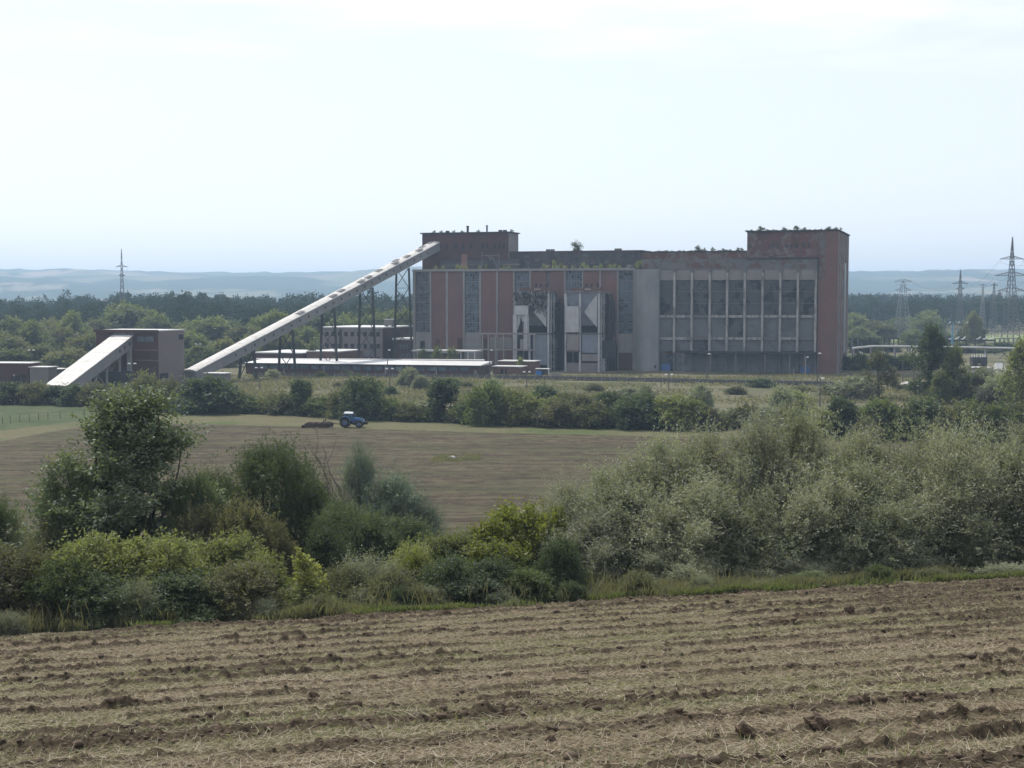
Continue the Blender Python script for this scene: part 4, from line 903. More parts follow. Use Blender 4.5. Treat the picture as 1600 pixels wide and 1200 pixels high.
# --- low buildings in the yard
# long shed with white roof
fr = Fr(382, 462, 14); lw = fr.lx(747); r = fr.root('long_shed', 'long low brick shed with bright white roof in front of the boiler house', 'shed'); hS = zat(571, fr.Y(lw, 0))
MB().box(0, lw, .3, 15, 0, hS - .3).build('wall', M['brick_dark'], r)
MB().hexa([(-.5, -.3, hS - .28), (lw + .5, -.3, hS - .28), (lw + .5, 15.3, hS - .28), (-.5, 15.3, hS - .28), (-.5, -.3, hS - .05), (lw + .5, -.3, hS - .05), (lw + .5, 15.3, hS + .65), (-.5, 15.3, hS + .65)]).build('roof', M['roof_white'], r)
MB().box(-.55, lw + .55, -.42, -.31, hS - .5, hS - .02).build('fascia', M['steel_dark'], r)
k = 0; q = 5.0
while q < lw - 4:
    MB().box(q, q + 2.6, .18, .29, hS - 1.9, hS - .65).build('window', M['glass_blue'], r); q += 3.6; k += 1
for q in (14, 31, 52, 66): MB().box(lw - q, lw - q + .35, .05, .29, 0, hS - .35).build('wall_pier', M['concrete'], r)
MB().box(fr.lx(754 - 14), fr.lx(745), .2, .28, 0, 2.2).build('door', M['plaster'], r)
fr2 = Fr(400, 480, 14); r = fr2.root('steam_pipeline', 'long pale grey pipeline on low trestles behind the long shed', 'pipeline'); pw_ = fr2.lx(757)
MB().tube([(0, 0, zat(562.2, 475)), (pw_, 0, zat(562.2, 466))], .38, 10).build('pipe', M['roof_felt'], r)
for k in range(12): MB().box(k * pw_ / 11.5, k * pw_ / 11.5 + .25, -.3, .3, 0, zat(562.2, 475 - 9 * k / 12) - .35).build('support', M['steel_dark'], r)
# shed behind
fr = Fr(395, 500, 18); w1 = fr.lx(470); r = fr.root('workshop', 'low brick workshop with white roof seen through the gallery trestles', 'workshop'); hW = zat(552, 497)
MB().box(0, w1, .2, 26, 0, hW - .1).build('wall', M['brick_dark'], r)
MB().box(-.4, w1 + .4, -.2, 26.3, hW - .08, hW + .3).build('roof', M['roof_white'], r)
MB().box(w1 + .45, w1 + 13, 3, 24, 0, hW + .5).build('side_hall', M['brick'], r)
MB().box(w1 + .42, w1 + 13.3, 2.8, 24.3, hW + .52, hW + .85).build('side_roof', M['roof_felt'], r)
for k in range(5): MB().box(w1 + 1.5 + 2.3 * k, w1 + 2.9 + 2.3 * k, 2.93, 3.02, 1.8, 3.4).build('window', M['dark'], r)
# two storey office
OF = Fr(502, 533, 18); ow = OF.lx(597); r = OF.root('office_block', 'two storey flat roofed office block with rows of dark windows', 'office block'); oh = zat(511, OF.Y(ow, 0))
MB().box(0, ow, .2, 30, 0, oh - .45).build('wall', M['plaster'], r)
MB().box(ow + .004, ow + .25, .22, 29.9, 0, oh - .45).build('brick_end_wall', M['brick_dark'], r)
MB().box(-.4, ow + .5, -.2, 30.4, oh - .44, oh).build('roof', M['roof_white'], r)
for zc_ in (.82, .50, .16):
    for k in range(9):
        a = ow * (.06 + .105 * k); fo = MB().box(a, a + 1.35, .08, .19, oh * zc_ - 1.0, oh * zc_ + .65).build('window', M['dark'], r)
for zc_ in (.50, .16):
    for k in range(3): MB().box(ow + .24, ow + .33, 13 + 2.4 * k, 14.4 + 2.4 * k, oh * zc_ - 1, oh * zc_ + .6).build('window', M['glass_old'], r)
MB().box(OF.lx(530), OF.lx(533), -.3, .07, 0, oh - 1).build('stair_pipe', M['steel_dark'], r)
fr = Fr(614, 527, 18); r = fr.root('brick_annex', 'brick annex between the office block and the boiler house', 'annex'); w_ = fr.lx(650)
MB().box(0, w_, 0, 14, 0, zat(531, 527)).build('wall', M['brick_dark'], r); MB().box(-.3, w_, -.4, 14, zat(531, 527) + .004, zat(528.4, 527)).build('roof', M['roof_white'], r)
for zc_ in (5.9, 2.5):
    for k in range(4): MB().box(w_ * (.28 + .14 * k), w_ * (.36 + .14 * k), -.08, .02, zc_, zc_ + 1.6).build('window', M['galv'], r)
r = OF.root('roof_tank', 'square grey water tank on the office block roof', 'tank', OF.lx(600, 10), 10)
r.location.z = oh; MB().box(0, 3.4, 0, 3, .3, 2.6).build('tank_body', M['plaster'], r); MB().box(-.2, 3.6, -.2, 3.2, 2.604, 2.8).build('tank_lid', M['roof_felt'], r)
MB().box(.2, .5, .2, 2.8, 0, .3).box(2.9, 3.2, .2, 2.8, 0, .3).build('tank_base', M['steel'], r)
# white canopy shelter
fr = Fr(645, 482, 18); r = fr.root('loading_shelter', 'white roofed open loading shelter in front of the left windows', 'shelter'); w_ = fr.lx(742); hC = zat(548, 475)
MB().box(-.4, w_ + .2, -.3, 7.3, hC - .45, hC).build('roof', M['roof_white'], r)
MB().box(0, w_ * .72, 1, 7, 0, hC - .46).build('wall', M['plaster'], r)
for p_ in (652, 657, 720, 731, 741.5): MB().box(fr.lx(p_) - .14, fr.lx(p_) + .14, -.1, .18, 0, hC - .46).build('post', M['roof_felt'], r)
MB().box(fr.lx(680), fr.lx(718), -.28, -.2, hC - 1.0, hC - .47).build('fascia', M['roof_felt'], r)
st_ = MB(); st_.bar((fr.lx(683), -1, 1.2), (fr.lx(690), -1, 4.0), .3, .12); st_.build('stair_rail', M['roof_felt'], r)
# brick sheds
shed('brick_kiosk', 'small red brick shed with flat roof in front of the pipe rack', 770, 452, 44, zat(574, 448), 6, 'rust', 'roof_felt', details=[('door_opening', .28, .38, 0, 2.2, 'dark'), ('door_opening', .44, .5, 0, 2.2, 'dark')])
shed('brick_substation', 'taller red brick shed right behind the small kiosk', 779, 461, 55, zat(565.5, 457), 7, 'rust', 'roof_white', details=[('window', .72, .8, 2, 3, 'dark'), ('roof_hatch', .6, .66, 3.9, 4.6, 'plaster')])
fr = Fr(836, 448, 10); r = fr.root('container_shelter', 'open white framed shelter with a blue container at its left end', 'shelter'); w_ = fr.lx(858)
MB().box(0, w_, 0, 3, 2.25, 2.42).build('roof', M['roof_white'], r); MB().box(w_ - .3, w_, 0, .3, 0, 2.24).build('post', M['roof_white'], r); MB().box(.1, w_ - .31, 2.4, 2.9, 0, 2.24).build('back_wall', M['plaster'], r)
r = fr.root('blue_container', 'small bright blue container under the white framed shelter', 'container', .2, .4); MB().box(0, 1.9, 0, 1.6, .12, 1.7).build('body', plain('blue_paint', (0.03, 0.16, 0.42), .5), r); MB().box(-.05, 1.95, -.05, 1.65, 1.704, 1.8).build('lid', M['galv_pale'], r); MB().box(.1, .4, .1, 1.5, 0, .118).box(1.5, 1.8, .1, 1.5, 0, .118).build('skid', M['steel_dark'], r)
r = fr.root('rubble_bin', 'low concrete bin lying right of the white framed shelter', 'bin', fr.lx(862), -1); MB().box(0, 3.0, 0, 1.5, 0, .9).build('bin_body', M['concrete'], r); MB().box(-.1, 3.1, -.1, 1.6, .904, 1.1).build('lid', M['plaster'], r)
# far left sheds
shed('brick_garage', 'dark brick garage with openings at the left edge of the view', -25, 398, 67, zat(568.5, 396), 7, 'brick_dark', 'roof_felt', details=[('door_opening', .62, .8, .3, 3.0, 'dark'), ('hanging_cloth', .64, .68, 2.0, 3.3, 'roof_white'), ('door_opening', .83, .95, .3, 3.4, 'dark')], deg=8)
shed('plaster_shed', 'small plaster shed with white lean-to roof beside the short gallery', 44, 396, 29, zat(574.8, 394), 4.5, 'plaster', 'roof_white', details=[('window', .62, .72, 1.6, 3.0, 'steel')], deg=14)
shed('green_shed', 'dark low shed with thin white roof touching the short gallery', 76, 402, 18, zat(577, 402), 4, 'steel', 'roof_white', deg=10, rt=.18)

# --- perimeter wall: concrete posts and panels
fr = None
wl = [gh(a, b) for a, b in ((395, 588.5), (600, 590), (760, 592), (980, 596), (1150, 600), (1315, 603))]
r = empty('perimeter_fence', tuple(wl[0]), 0, 'low dark concrete panel fence in front of the plant', 'fence'); o0 = wl[0]
pan, pst, cap_ = MB(), MB(), MB(); cnt = 0
for a, b in zip(wl[:-1], wl[1:]):
    n_ = int(np.linalg.norm(b - a) / 2.6)
    for i in range(n_):
        p0 = a + (b - a) * i / n_ - o0; p1 = a + (b - a) * (i + 1) / n_ - o0; h_ = 1.25
        pan.bar((p0[0], p0[1], h_ / 2 - .05), (p1[0], p1[1], h_ / 2 - .05), .07, h_); MB().bar((p0[0], p0[1], 0), (p0[0], p0[1], h_ + .22), .17).build('post', M['concrete'], r)
        cap_.bar((p0[0], p0[1], h_ + .2), (p1[0], p1[1], h_ + .2), .03)
M['fence_conc'] = weathered('fence_conc', (0.13, 0.125, 0.12), (0.10, 0.098, 0.095), (0.07, .07, .065), 0.4)
pan.build('panel', M['fence_conc'], r); cap_.build('top_wire', M['galv'], r)
# ------------------------------------------------------------------ lamp posts
def lamp_post(px, base, top, label, heads=2, mat='pole', z=None, Y=None):
    if Y is None: p = gh(px, base)
    else: p = np.array([xat(px, Y), Y, 0.0])
    h = zat(top, p[1]) - p[2]; r = empty('lamp_post', (p[0], p[1], hzf(p[0], p[1])), 0, label, 'lamp post', 'lamp posts and poles around the plant')
    MB().tube([(0, 0, -.3), (0, 0, h)], [.17, .10], 8).build('pole', M[mat], r)
    if heads:
        a = MB(); w_ = .75 if heads == 2 else .6
        a.bar((-w_ if heads == 2 else 0, 0, h - .15), (w_, 0, h), .07); a.build('arm', M[mat], r)
        for s_ in ((-1, 1) if heads == 2 else (1,)):
            MB().hexa([(s_ * w_ - .38, -.2, h - .12), (s_ * w_ + .38, -.2, h - .12), (s_ * w_ + .38, .2, h - .12), (s_ * w_ - .38, .2, h - .12), (s_ * w_ - .28, -.14, h + .18), (s_ * w_ + .28, -.14, h + .18), (s_ * w_ + .28, .14, h + .18), (s_ * w_ - .28, .14, h + .18)]).build('lamp_head', M['lamp'], r)
    return r
for a in ((207, 612, 568, 'twin lamp post in front of the transfer tower', 2), (405, 609, 574.5, 'twin lamp post below the long gallery in the dry meadow', 2),
          (609, 618, 576, 'twin lamp post before the long white roofed shed, above the small dark bush', 2), (605.5, 590, 547, 'single lamp post between office block and boiler house', 1),
          (765, 592, 547, 'single lamp post left of the small red brick shed', 1), (823, 608, 581, 'twin lamp post just right of the small red brick sheds', 2),
          (1045, 613, 585, 'short twin lamp post below the concrete stair tower', 2), (1104.5, 597, 553, 'tall single lamp post before the third facade bay', 1),
          (1277, 604, 552, 'tall single lamp post at the corner of facade and end block', 1), (1281, 636, 591, 'dark wooden pole with small lamp in front of the end block', 1),
          (1258.5, 586, 558, 'pale post before the blue door of the end bay', 1), (1410.5, 598, 562, 'bare brown pole left of the tall pole near the pale road', 0),
          (1427, 602, 554, 'single lamp post beside the pale concrete road', 1), (1527, 621, 595, 'twin lamp post in the shrubs between the light green tree and the right edge', 2),
          (1339.5, 576, 548, 'thin post right of the end block', 0), (310, 575, 537.5, 'twin lamp post behind the foot of the long gallery', 2), (1240, 586, 577, 'short stub post before the end bay', 0)):
    lamp_post(*a, mat='pole_pale' if a[0] in (1258.5, 1240) else 'pole')
lamp_post(47, 0, 547, 'twin lamp post above the brick garage at the left edge', 2, Y=452)

# ------------------------------------------------------------------ pylons
def pylon(px, Y, top, label, wb, arms, waist=0.72, pale=False, spike=0.0, gz=None, peak2=False):
    X0 = xat(px, Y); z0 = hzf(X0, Y); H = zat(top, Y) - z0; r = empty('pylon', (X0, Y, z0), 0.15, label, 'pylon', 'lattice power pylons')
    t = MB(); th = H * 0.0032; N = 14
    def wd(f): return wb * (1 - f / waist) + wb * .26 * (f / waist) if f < waist else wb * .26 * (1 - (f - waist) / (1 - waist)) + .12
    fs_ = [1 - (1 - i / N) ** 1.0 for i in range(N + 1)]
    for i in range(N):
        f0, f1 = fs_[i], fs_[i + 1]; a, b = wd(f0) / 2, wd(f1) / 2; z0_, z1_ = f0 * H, f1 * H
        c0 = [(-a, -a, z0_), (a, -a, z0_), (a, a, z0_), (-a, a, z0_)]; c1 = [(-b, -b, z1_), (b, -b, z1_), (b, b, z1_), (-b, b, z1_)]
        for k in range(4):
            t.bar(c0[k], c1[k], th * 1.5); t.bar(c0[k], c1[(k + 1) % 4], th * .8); t.bar(c0[(k + 1) % 4], c1[k], th * .8)
    t.build('lattice_tower', M['galv_pale' if pale else 'galv'], r)
    for (py, half) in arms:
        z_ = zat(py, Y) - z0; h_ = half * Y / F; m = MB(); b = wd(z_ / H) / 2
        for s_ in (-1, 1):
            tip = (s_ * h_, 0, z_ + .1)
            for y_ in (-b, b):
                m.bar((s_ * b, y_, z_), tip, th); m.bar((s_ * b, y_, z_ + h_ * .16 + .6), tip, th)
            n = 5
            for k in range(n):
                u0, u1 = k / n, (k + 1) / n; e0, e1 = b + (h_ - b) * u0, b + (h_ - b) * u1; g0, g1 = (h_ * .16 + .6) * (1 - u0), (h_ * .16 + .6) * (1 - u1)
                m.bar((s_ * e0, 0, z_), (s_ * e1, 0, z_ + g1), th * .8); m.bar((s_ * e0, 0, z_ + g0), (s_ * e1, 0, z_), th * .8)
        m.build('crossarm', M['galv_pale' if pale else 'galv'], r)
        ins = MB()
        for q in (-1, 1): ins.tube([(q * h_ * .97, 0, z_), (q * h_ * .97, 0, z_ - 1.6)], .13, 6)
        ins.build('insulator', M['insul'], r)
    return r
pylon(191, 900, 389, 'lattice pylon standing in the dark forest at the left', 5.0, ((417, 9), (431, 5)), .62)
pylon(1580, 760, 370, 'largest lattice pylon with three wide crossarms near the right edge', 7.5, ((405, 20), (431, 28), (455, 24)), .70)
pylon(1500, 860, 421, 'slim dark pylon between the dark tree and the large pylon', 4.8, ((443.5, 14), (452, 8)), .75)
pylon(1411, 820, 438, 'pale broad topped pylon closest to the end block', 8.5, ((440, 15), (454, 14)), .92, True)
pylon(1553, 900, 441, 'slim dark pylon just left of the large pylon', 4.8, ((446, 7),), .8)
pylon(1535.5, 980, 444, 'thin pale pylon left of the slim dark one', 4.2, ((446, 7),), .8, True)
def wire(name, label, pts, sag, rad, group='power lines'):
    P = [Vector(p) for p in pts]; mb = MB()
    for a, b in zip(P[:-1], P[1:]):
        n = 14; q = [a.lerp(b, k / n) - Vector((0, 0, 4 * sag * (k / n) * (1 - k / n))) for k in range(n + 1)]; mb.tube([v - P[0] for v in q], rad, 4, False)
    o = mb.build(name, M['wire']); o.location = P[0]; tag(o, label, 'cable', group); return o
wk = 0
for nm, py, half in (('top', 405, 20), ('middle', 431, 28), ('bottom', 455, 24)):
    for s_, sn in ((-1, 'left'), (1, 'right')):
        a = at(1580 + s_ * half, py + 4, 760); wire('power_line', f'power line from the {nm} crossarm, {sn} end, of the large pylon to the slim one', [a, at(1500 + s_ * 12, 446 + (py - 405) * .15, 860)], 6, .05)
        b = at(1580 + s_ * half, py + 4, 760); wire('power_line', f'power line from the {nm} crossarm, {sn} end, of the large pylon past the right edge', [b, at(1720 + s_ * 40, py - 22, 620)], 5, .05, 'power lines leaving right')
for s_, sn in ((-1, 'left'), (1, 'right')): wire('power_line', f'{sn} power line between the slim pylon and the pale broad one', [at(1500 + s_ * 14, 445, 860), at(1411 + s_ * 15, 442, 820)], 4, .05, 'power lines left')

# ------------------------------------------------------------------ substation
def gantry(pa, pb, Y, ptop, label, posts, trim=0, mat='steel_dark', brace=False, th=.35):
    a, b = xat(pa, Y), xat(pb, Y); z = zat(ptop, Y); r = empty('busbar_gantry', (a, Y, 0), 0, label, 'gantry', 'substation gantries'); w_ = b - a
    MB().box(-.3, w_ + .3, -.25, .25, z - th, z + th).build('beam', M[mat], r)
    for k in range(posts):
        q = w_ * k / (posts - 1); MB().box(q - .22, q + .22, -.2, .2, 0, z - th).build('post', M[mat], r)
    if trim:
        for k in range(trim):
            q = w_ * (k + .5) / trim; MB().tube([(q - .9, 0, z + th + .25), (q, 0, z + th + .35), (q + .9, 0, z + th + 1.3)], .24, 6).build('insulator', M['insul'], r)
    return r
gantry(1383, 1405, 640, 529, 'dark beam on posts right of the end block', 4)
gantry(1419, 1436, 650, 534, 'dark portal frame left of the tall dark tree', 3)
gantry(1333, 1342, 560, 524, 'thin pale frame touching the right side of the end block', 2, 0, 'galv', th=.12)
gantry(1482, 1511, 620, 532, 'left busbar gantry with three white insulators', 3, 3)
gantry(1525, 1556, 620, 532, 'right busbar gantry with three white insulators', 3, 3)
gantry(1556, 1592, 660, 529, 'tall thin gantry frames near the right edge', 6, 0, 'steel', th=.15)
r = empty('blue_mast', (xat(1489, 600), 600, 0), 0, 'slender blue mast with crossbar left of the slim pylon', 'mast'); zt = zat(504, 600)
M['blue_mast'] = plain('blue_mast', (0.12, 0.26, 0.36), .6)
m = MB(); m.tube([(0, 0, 0), (0, 0, zt)], [.6, .35], 8); m.build('mast', M['blue_mast'], r); m = MB(); m.bar((-2.2, 0, zt - .4), (6.5, 0, zt + .2), .18); m.build('crossbar', M['galv_pale'], r)
for q in (-1.6, 2.2, 5.8): MB().tube([(q, 0, zt - .3), (q + .9, 0, zt + .4)], .16, 6).build('insulator', M['insul'], r)
# pipe bridge
r = empty('pipe_bridge', (xat(1333, 555), 555, 0), 0, 'long pale pipe bridge crossing the yard right of the end block', 'pipe bridge')
pts = [(0, 0, zat(544, 555)), (xat(1366, 560) - xat(1333, 555), 5, zat(540.8, 560)), (xat(1500, 575) - xat(1333, 555), 20, zat(542.2, 575)), (xat(1640, 585) - xat(1333, 555), 30, zat(545.5, 585))]
MB().tube(pts, .42, 10).build('pipe', M['roof_felt'], r); MB().tube([(a, b + 1.1, c - .2) for a, b, c in pts], .28, 8).build('pipe', M['galv_pale'], r)
for f, i in ((.1, 0), (.9, 0), (.25, 1), (.42, 1), (.6, 1), (.8, 1), (.97, 1), (.3, 2), (.6, 2), (.9, 2)):
    a, b = Vector(pts[i]), Vector(pts[i + 1]); p = a.lerp(b, f); MB().box(p.x - .2, p.x + .2, p.y - .5, p.y + 1.4, 0, p.z - .45).build('support', M['steel'], r)
m = MB(); a = Vector(pts[2]).lerp(Vector(pts[3]), .45)
for k in range(2): m.bar((a.x + k * 4, a.y, 0), (a.x + 4 - k * 4, a.y, a.z - .5), .4)
m.build('cross_brace', M['galv'], r)
def xfmr(px, base, wpx, top, label):
    p = gh(px, base); w_ = wpx * p[1] / F; h = zat(top, p[1]); r = empty('transformer', tuple(p), 0, label, 'transformer', 'substation transformers')
    MB().box(-w_ / 2, w_ / 2, 0, 2.6, .3, h * .75).build('tank', M['steel_dark'], r)
    f = MB()
    for k in range(8): f.box(-w_ / 2 + w_ * k / 8 + .05, -w_ / 2 + w_ * k / 8 + .12, -.5, -.01, .6, h * .65)
    f.build('cooling_fin', M['steel'], r)
    for k in range(3):
        q = -w_ / 3 + w_ / 3 * k; MB().lathe([(.02, h * .75), (.22, h * .75), (.12, h * .82), (.22, h * .88), (.1, h * .95), (.02, h * 1.02)], 'z', 8, (q, 1.2, 0)).build('bushing', M['insul'], r)
    MB().box(-w_ / 2 - .1, w_ / 2 + .1, -.1, 2.7, 0, .29).build('plinth', M['concrete'], r)
xfmr(1524, 574, 11, 553, 'dark transformer under the pipe bridge left of the other one'); xfmr(1537, 574, 11, 553, 'dark transformer under the pipe bridge, right of the other one')
xfmr(1380, 572, 9, 549, 'dark transformer behind the thin yellowish tree'); 
xfmr(1346, 570, 7, 549, 'dark transformer just right of the end block'); 
shed('switch_house', 'low switch house with pale flat roof below the pipe bridge', 1523, 478, 28, zat(575, 478), 5, 'plaster', 'roof_felt', cat='switch house', deg=0)
fr = Fr(1560, 486, 0); r = fr.root('gable_hut', 'small pale gabled hut beside the right edge tree', 'hut'); w_ = fr.lx(1574); h = zat(578, 486); 
MB().box(0, w_, 0, 4, 0, h).build('wall', M['plaster'], r); MB().hexa([(-.2, -.3, h + .01), (w_ + .2, -.3, h + .01), (w_ + .2, 4.3, h + .01), (-.2, 4.3, h + .01), (.2, 1.8, h + 2.3), (w_ - .8, 1.8, h + 2.3), (w_ - .8, 2.2, h + 2.3), (.2, 2.2, h + 2.3)]).build('roof', M['roof_felt'], r)

# ------------------------------------------------------------------ tractor and cultivator
TY = gh(548, 668)[1]; TX = xat(549, TY); SC = 1.0
tr = empty('tractor', (TX, TY, 0.09), math.radians(-4), 'blue four wheel tractor with white cab roof working the far field', 'tractor')
M['tblue'] = plain('tractor_blue', (0.035, 0.13, 0.33), 0.35, 0.0, 0.5, 0.15); M['twhite'] = plain('tractor_white', (0.8, 0.82, 0.84), 0.4, 0, .4, .1)
M['tyre'] = plain('tyre', (0.022, 0.021, 0.02), 0.9); M['rim'] = plain('rim', (0.10, 0.13, 0.2), 0.5); M['cabglass'] = plain('cabglass', (0.03, 0.06, 0.07), 0.15, 0, .6)
def wheel(name, x_, y_, rad, wd_):
    n = 24; mb = MB(); mb.lathe([(rad * .55, -wd_ / 2), (rad * .9, -wd_ / 2), (rad * .985, -wd_ * .35), (rad, 0), (rad * .985, wd_ * .35), (rad * .9, wd_ / 2), (rad * .55, wd_ / 2)], 'y', n, (x_, y_, rad))
    for k in range(20):
        a = 2 * math.pi * k / 20
        for s_ in (-1, 1):
            a2 = a + .12 * s_; mb.bar((x_ + math.cos(a) * rad * .985, y_, rad + math.sin(a) * rad * .985), (x_ + math.cos(a2) * rad * .97, y_ + s_ * wd_ * .48, rad + math.sin(a2) * rad * .97), .07, .09)
    t_ = mb.build('wheel', M['tyre'], tr, False)
    MB().lathe([(.02, -wd_ * .2), (rad * .25, -wd_ * .22), (rad * .5, -wd_ * .12), (rad * .56, -wd_ * .45), (rad * .56, wd_ * .45), (rad * .5, wd_ * .12), (.02, wd_ * .1)], 'y', 18, (x_, y_, rad)).build('rim', M['rim'], t_)
for y_ in (-.95, .95): wheel('rear', -1.25, y_, 1.0, .55); wheel('front', 1.45, y_, .72, .45)
MB().hexa([(.15, -.42, 1.0), (2.35, -.36, .95), (2.35, .36, .95), (.15, .42, 1.0), (.15, -.42, 1.95), (2.2, -.30, 1.62), (2.2, .30, 1.62), (.15, .42, 1.95)]).build('hood', M['tblue'], tr)
MB().box(.3, 2.0, -.445, -.40, 1.15, 1.38).build('grille', M['tyre'], tr)
MB().box(-1.5, 2.2, -.28, .28, .55, .98).build('chassis', M['tyre'], tr)
MB().hexa([(-1.35, -.72, 1.15), (.12, -.72, 1.0), (.12, .72, 1.0), (-1.35, .72, 1.15), (-1.3, -.66, 2.62), (.0, -.66, 2.62), (0, .66, 2.62), (-1.3, .66, 2.62)]).build('cab', M['cabglass'], tr)
fm = MB()
for a in (-.73, .73):
    s_ = .67 / .73
    fm.bar((-1.36, a, 1.1), (-1.31, a * s_, 2.64), .09); fm.bar((.13, a, 1.0), (.01, a * s_, 2.64), .09); fm.bar((-.55, a, 1.0), (-.55, a * s_, 2.64), .07)
fm.build('cab_frame', M['tblue'], tr)
MB().hexa([(-1.55, -.78, 2.63), (.25, -.78, 2.63), (.25, .78, 2.63), (-1.55, .78, 2.63), (-1.4, -.65, 2.92), (.1, -.65, 2.86), (.1, .65, 2.86), (-1.4, .65, 2.92)]).build('cab_roof', M['twhite'], tr)
for s_ in (-1, 1):
    fd = MB(); pr = []
    for k in range(9):
        a = math.radians(15 + 150 * k / 8); pr.append((-1.25 + 1.12 * math.cos(a), 1.0 + 1.12 * math.sin(a)))
    for (a, b) in zip(pr[:-1], pr[1:]): fd.hexa([(a[0], s_ * .95 - .3, a[1]), (b[0], s_ * .95 - .3, b[1]), (b[0], s_ * .95 + .3, b[1]), (a[0], s_ * .95 + .3, a[1]), (a[0], s_ * .95 - .3, a[1] + .06), (b[0], s_ * .95 - .3, b[1] + .06), (b[0], s_ * .95 + .3, b[1] + .06), (a[0], s_ * .95 + .3, a[1] + .06)])
    fd.build('fender', M['tblue'], tr)
    MB().box(2.3, 2.36, s_ * .25 - .08, s_ * .25 + .08, 1.2, 1.4).build('headlight', M['lamp'], tr)
MB().tube([(.35, -.5, 1.6), (.35, -.5, 3.05)], .06, 8).build('exhaust', M['galv'], tr)
MB().box(2.36, 3.0, -.35, .35, .55, 1.0).build('front_weight', M['tyre'], tr)
MB().box(.2, .75, -.75, -.45, .45, .9).build('fuel_tank', M['tyre'], tr)
M['rust_dark'] = weathered('rust_dark', (0.10, 0.065, 0.05), (0.07, 0.05, 0.04), (0.05, 0.04, 0.035), 0.7)
cu = empty('cultivator', (TX - 6.4, TY, 0.09), math.radians(-4), 'rusty brown disc cultivator towed behind the tractor', 'cultivator')
m = MB(); 
for y_ in (-1.6, 0, 1.6): m.bar((-2.4, y_, .75), (2.3, y_ * .8, .8), .16)
for q in (-2.3, -1.1, .1, 1.3, 2.2): m.bar((q, -1.7, .78), (q, 1.7, .78), .16)
m.bar((2.3, 0, .8), (4.4, 0, .55), .16); m.build('frame', M['rust_dark'], cu)
m = MB(); 
for q in (.9, 1.25): m.bar((q, -.4, .8), (q + .1, -.4, 1.75 if q > 1 else 1.45), .12)
m.bar((.9, -.4, 1.4), (2.6, 0, .9), .1); m.build('hydraulic_mast', M['steel_dark'], cu)
rr = random.Random(2)
for q in (-2.2, -1.0, .4, 1.6):
    for k in range(7):
        y_ = -1.5 + .5 * k + rr.uniform(-.05, .05); MB().lathe([(.02, .03), (.2, .05), (.36, .0), (.2, -.01), (.02, -.02)], 'y', 10, (q + .1 * k, y_, .34)).build('disc', M['rust_dark'], cu)
m = MB()
for q in (-2.2, -1.0, .4, 1.6): m.bar((q, -1.55, .36), (q + .6, 1.55, .36), .08); m.bar((q, -1.2, .36), (q, -1.2, .8), .1); m.bar((q + .5, 1.2, .36), (q + .5, 1.2, .8), .1)
m.build('axle', M['steel_dark'], cu)
MB().lathe([(.25, -1.5), (.25, 1.5)], 'y', 12, (-2.9, 0, .26)).build('roller', M['rust_dark'], cu); m = MB(); m.bar((-2.9, -1.5, .26), (-2.3, -1.5, .75), .1); m.bar((-2.9, 1.5, .26), (-2.3, 1.5, .75), .1); m.build('roller_arm', M['rust_dark'], cu)

# ------------------------------------------------------------------ fences and small things on the far side of the field
def wirefence(name, label, pts, step, h):
    P = [gh(a, b) for a, b in pts]; r = empty(name, tuple(P[0]), 0, label, 'fence'); w_ = MB(); n_ = 0
    for a, b in zip(P[:-1], P[1:]):
        n = max(1, int(np.linalg.norm(b - a) / step))
        for i in range(n):
            p = a + (b - a) * i / n - P[0]; q = a + (b - a) * (i + 1) / n - P[0]; MB().tube([(p[0], p[1], -.1), (p[0], p[1], h * (1 + .1 * math.sin(i * 3)))], .075, 6).build('post', M['wood_post'], r)
            for z_ in (.35, .8, 1.2): w_.bar((p[0], p[1], z_), (q[0], q[1], z_), .012)
    w_.build('fence_wire', M['wire'], r); return r
wirefence('wire_fence', 'wire fence of thin posts along the green pasture at the left', [(-20, 667), (16, 661), (75, 656), (150, 651)], 2.2, 1.5)
wirefence('wire_fence', 'pale posts of a wire fence in front of the left hedge', [(0, 633.5), (70, 634), (160, 636)], 3.2, 1.7)
def rock(name, loc, s, label, mat, cat='stone', flat=.6, seed=1, group=None):
    import bmesh
    bm = bmesh.new(); bmesh.ops.create_icosphere(bm, subdivisions=3, radius=1)
    rg = random.Random(seed); ph = [rg.uniform(0, 6) for _ in range(6)]
    for v in bm.verts:
        c = v.co; k = 1 + .22 * math.sin(3 * c.x + ph[0]) * math.cos(3.7 * c.y + ph[1]) + .16 * math.sin(7 * c.z + ph[2] + 5 * c.x) + .08 * math.sin(13 * c.y + ph[3] + 9 * c.x); v.co = Vector((c.x * s[0] * k, c.y * s[1] * k, (c.z * k + .35) * s[2]))
    me = bpy.data.meshes.new(name); bm.to_mesh(me); bm.free(); me.materials.append(mat); o = link(name, me); o.location = loc; return tag(o, label, cat, group)
p = gh(706, 716); rock('pale_stone', (p[0], p[1], .1), (.55, .3, .2), 'flat pale stone lying in the weedy patch of the far field', M['roof_felt'])

# ------------------------------------------------------------------ plants: foreground belt
G1 = 'bushes along the near field edge'; G2 = 'trees of the shelter belt'
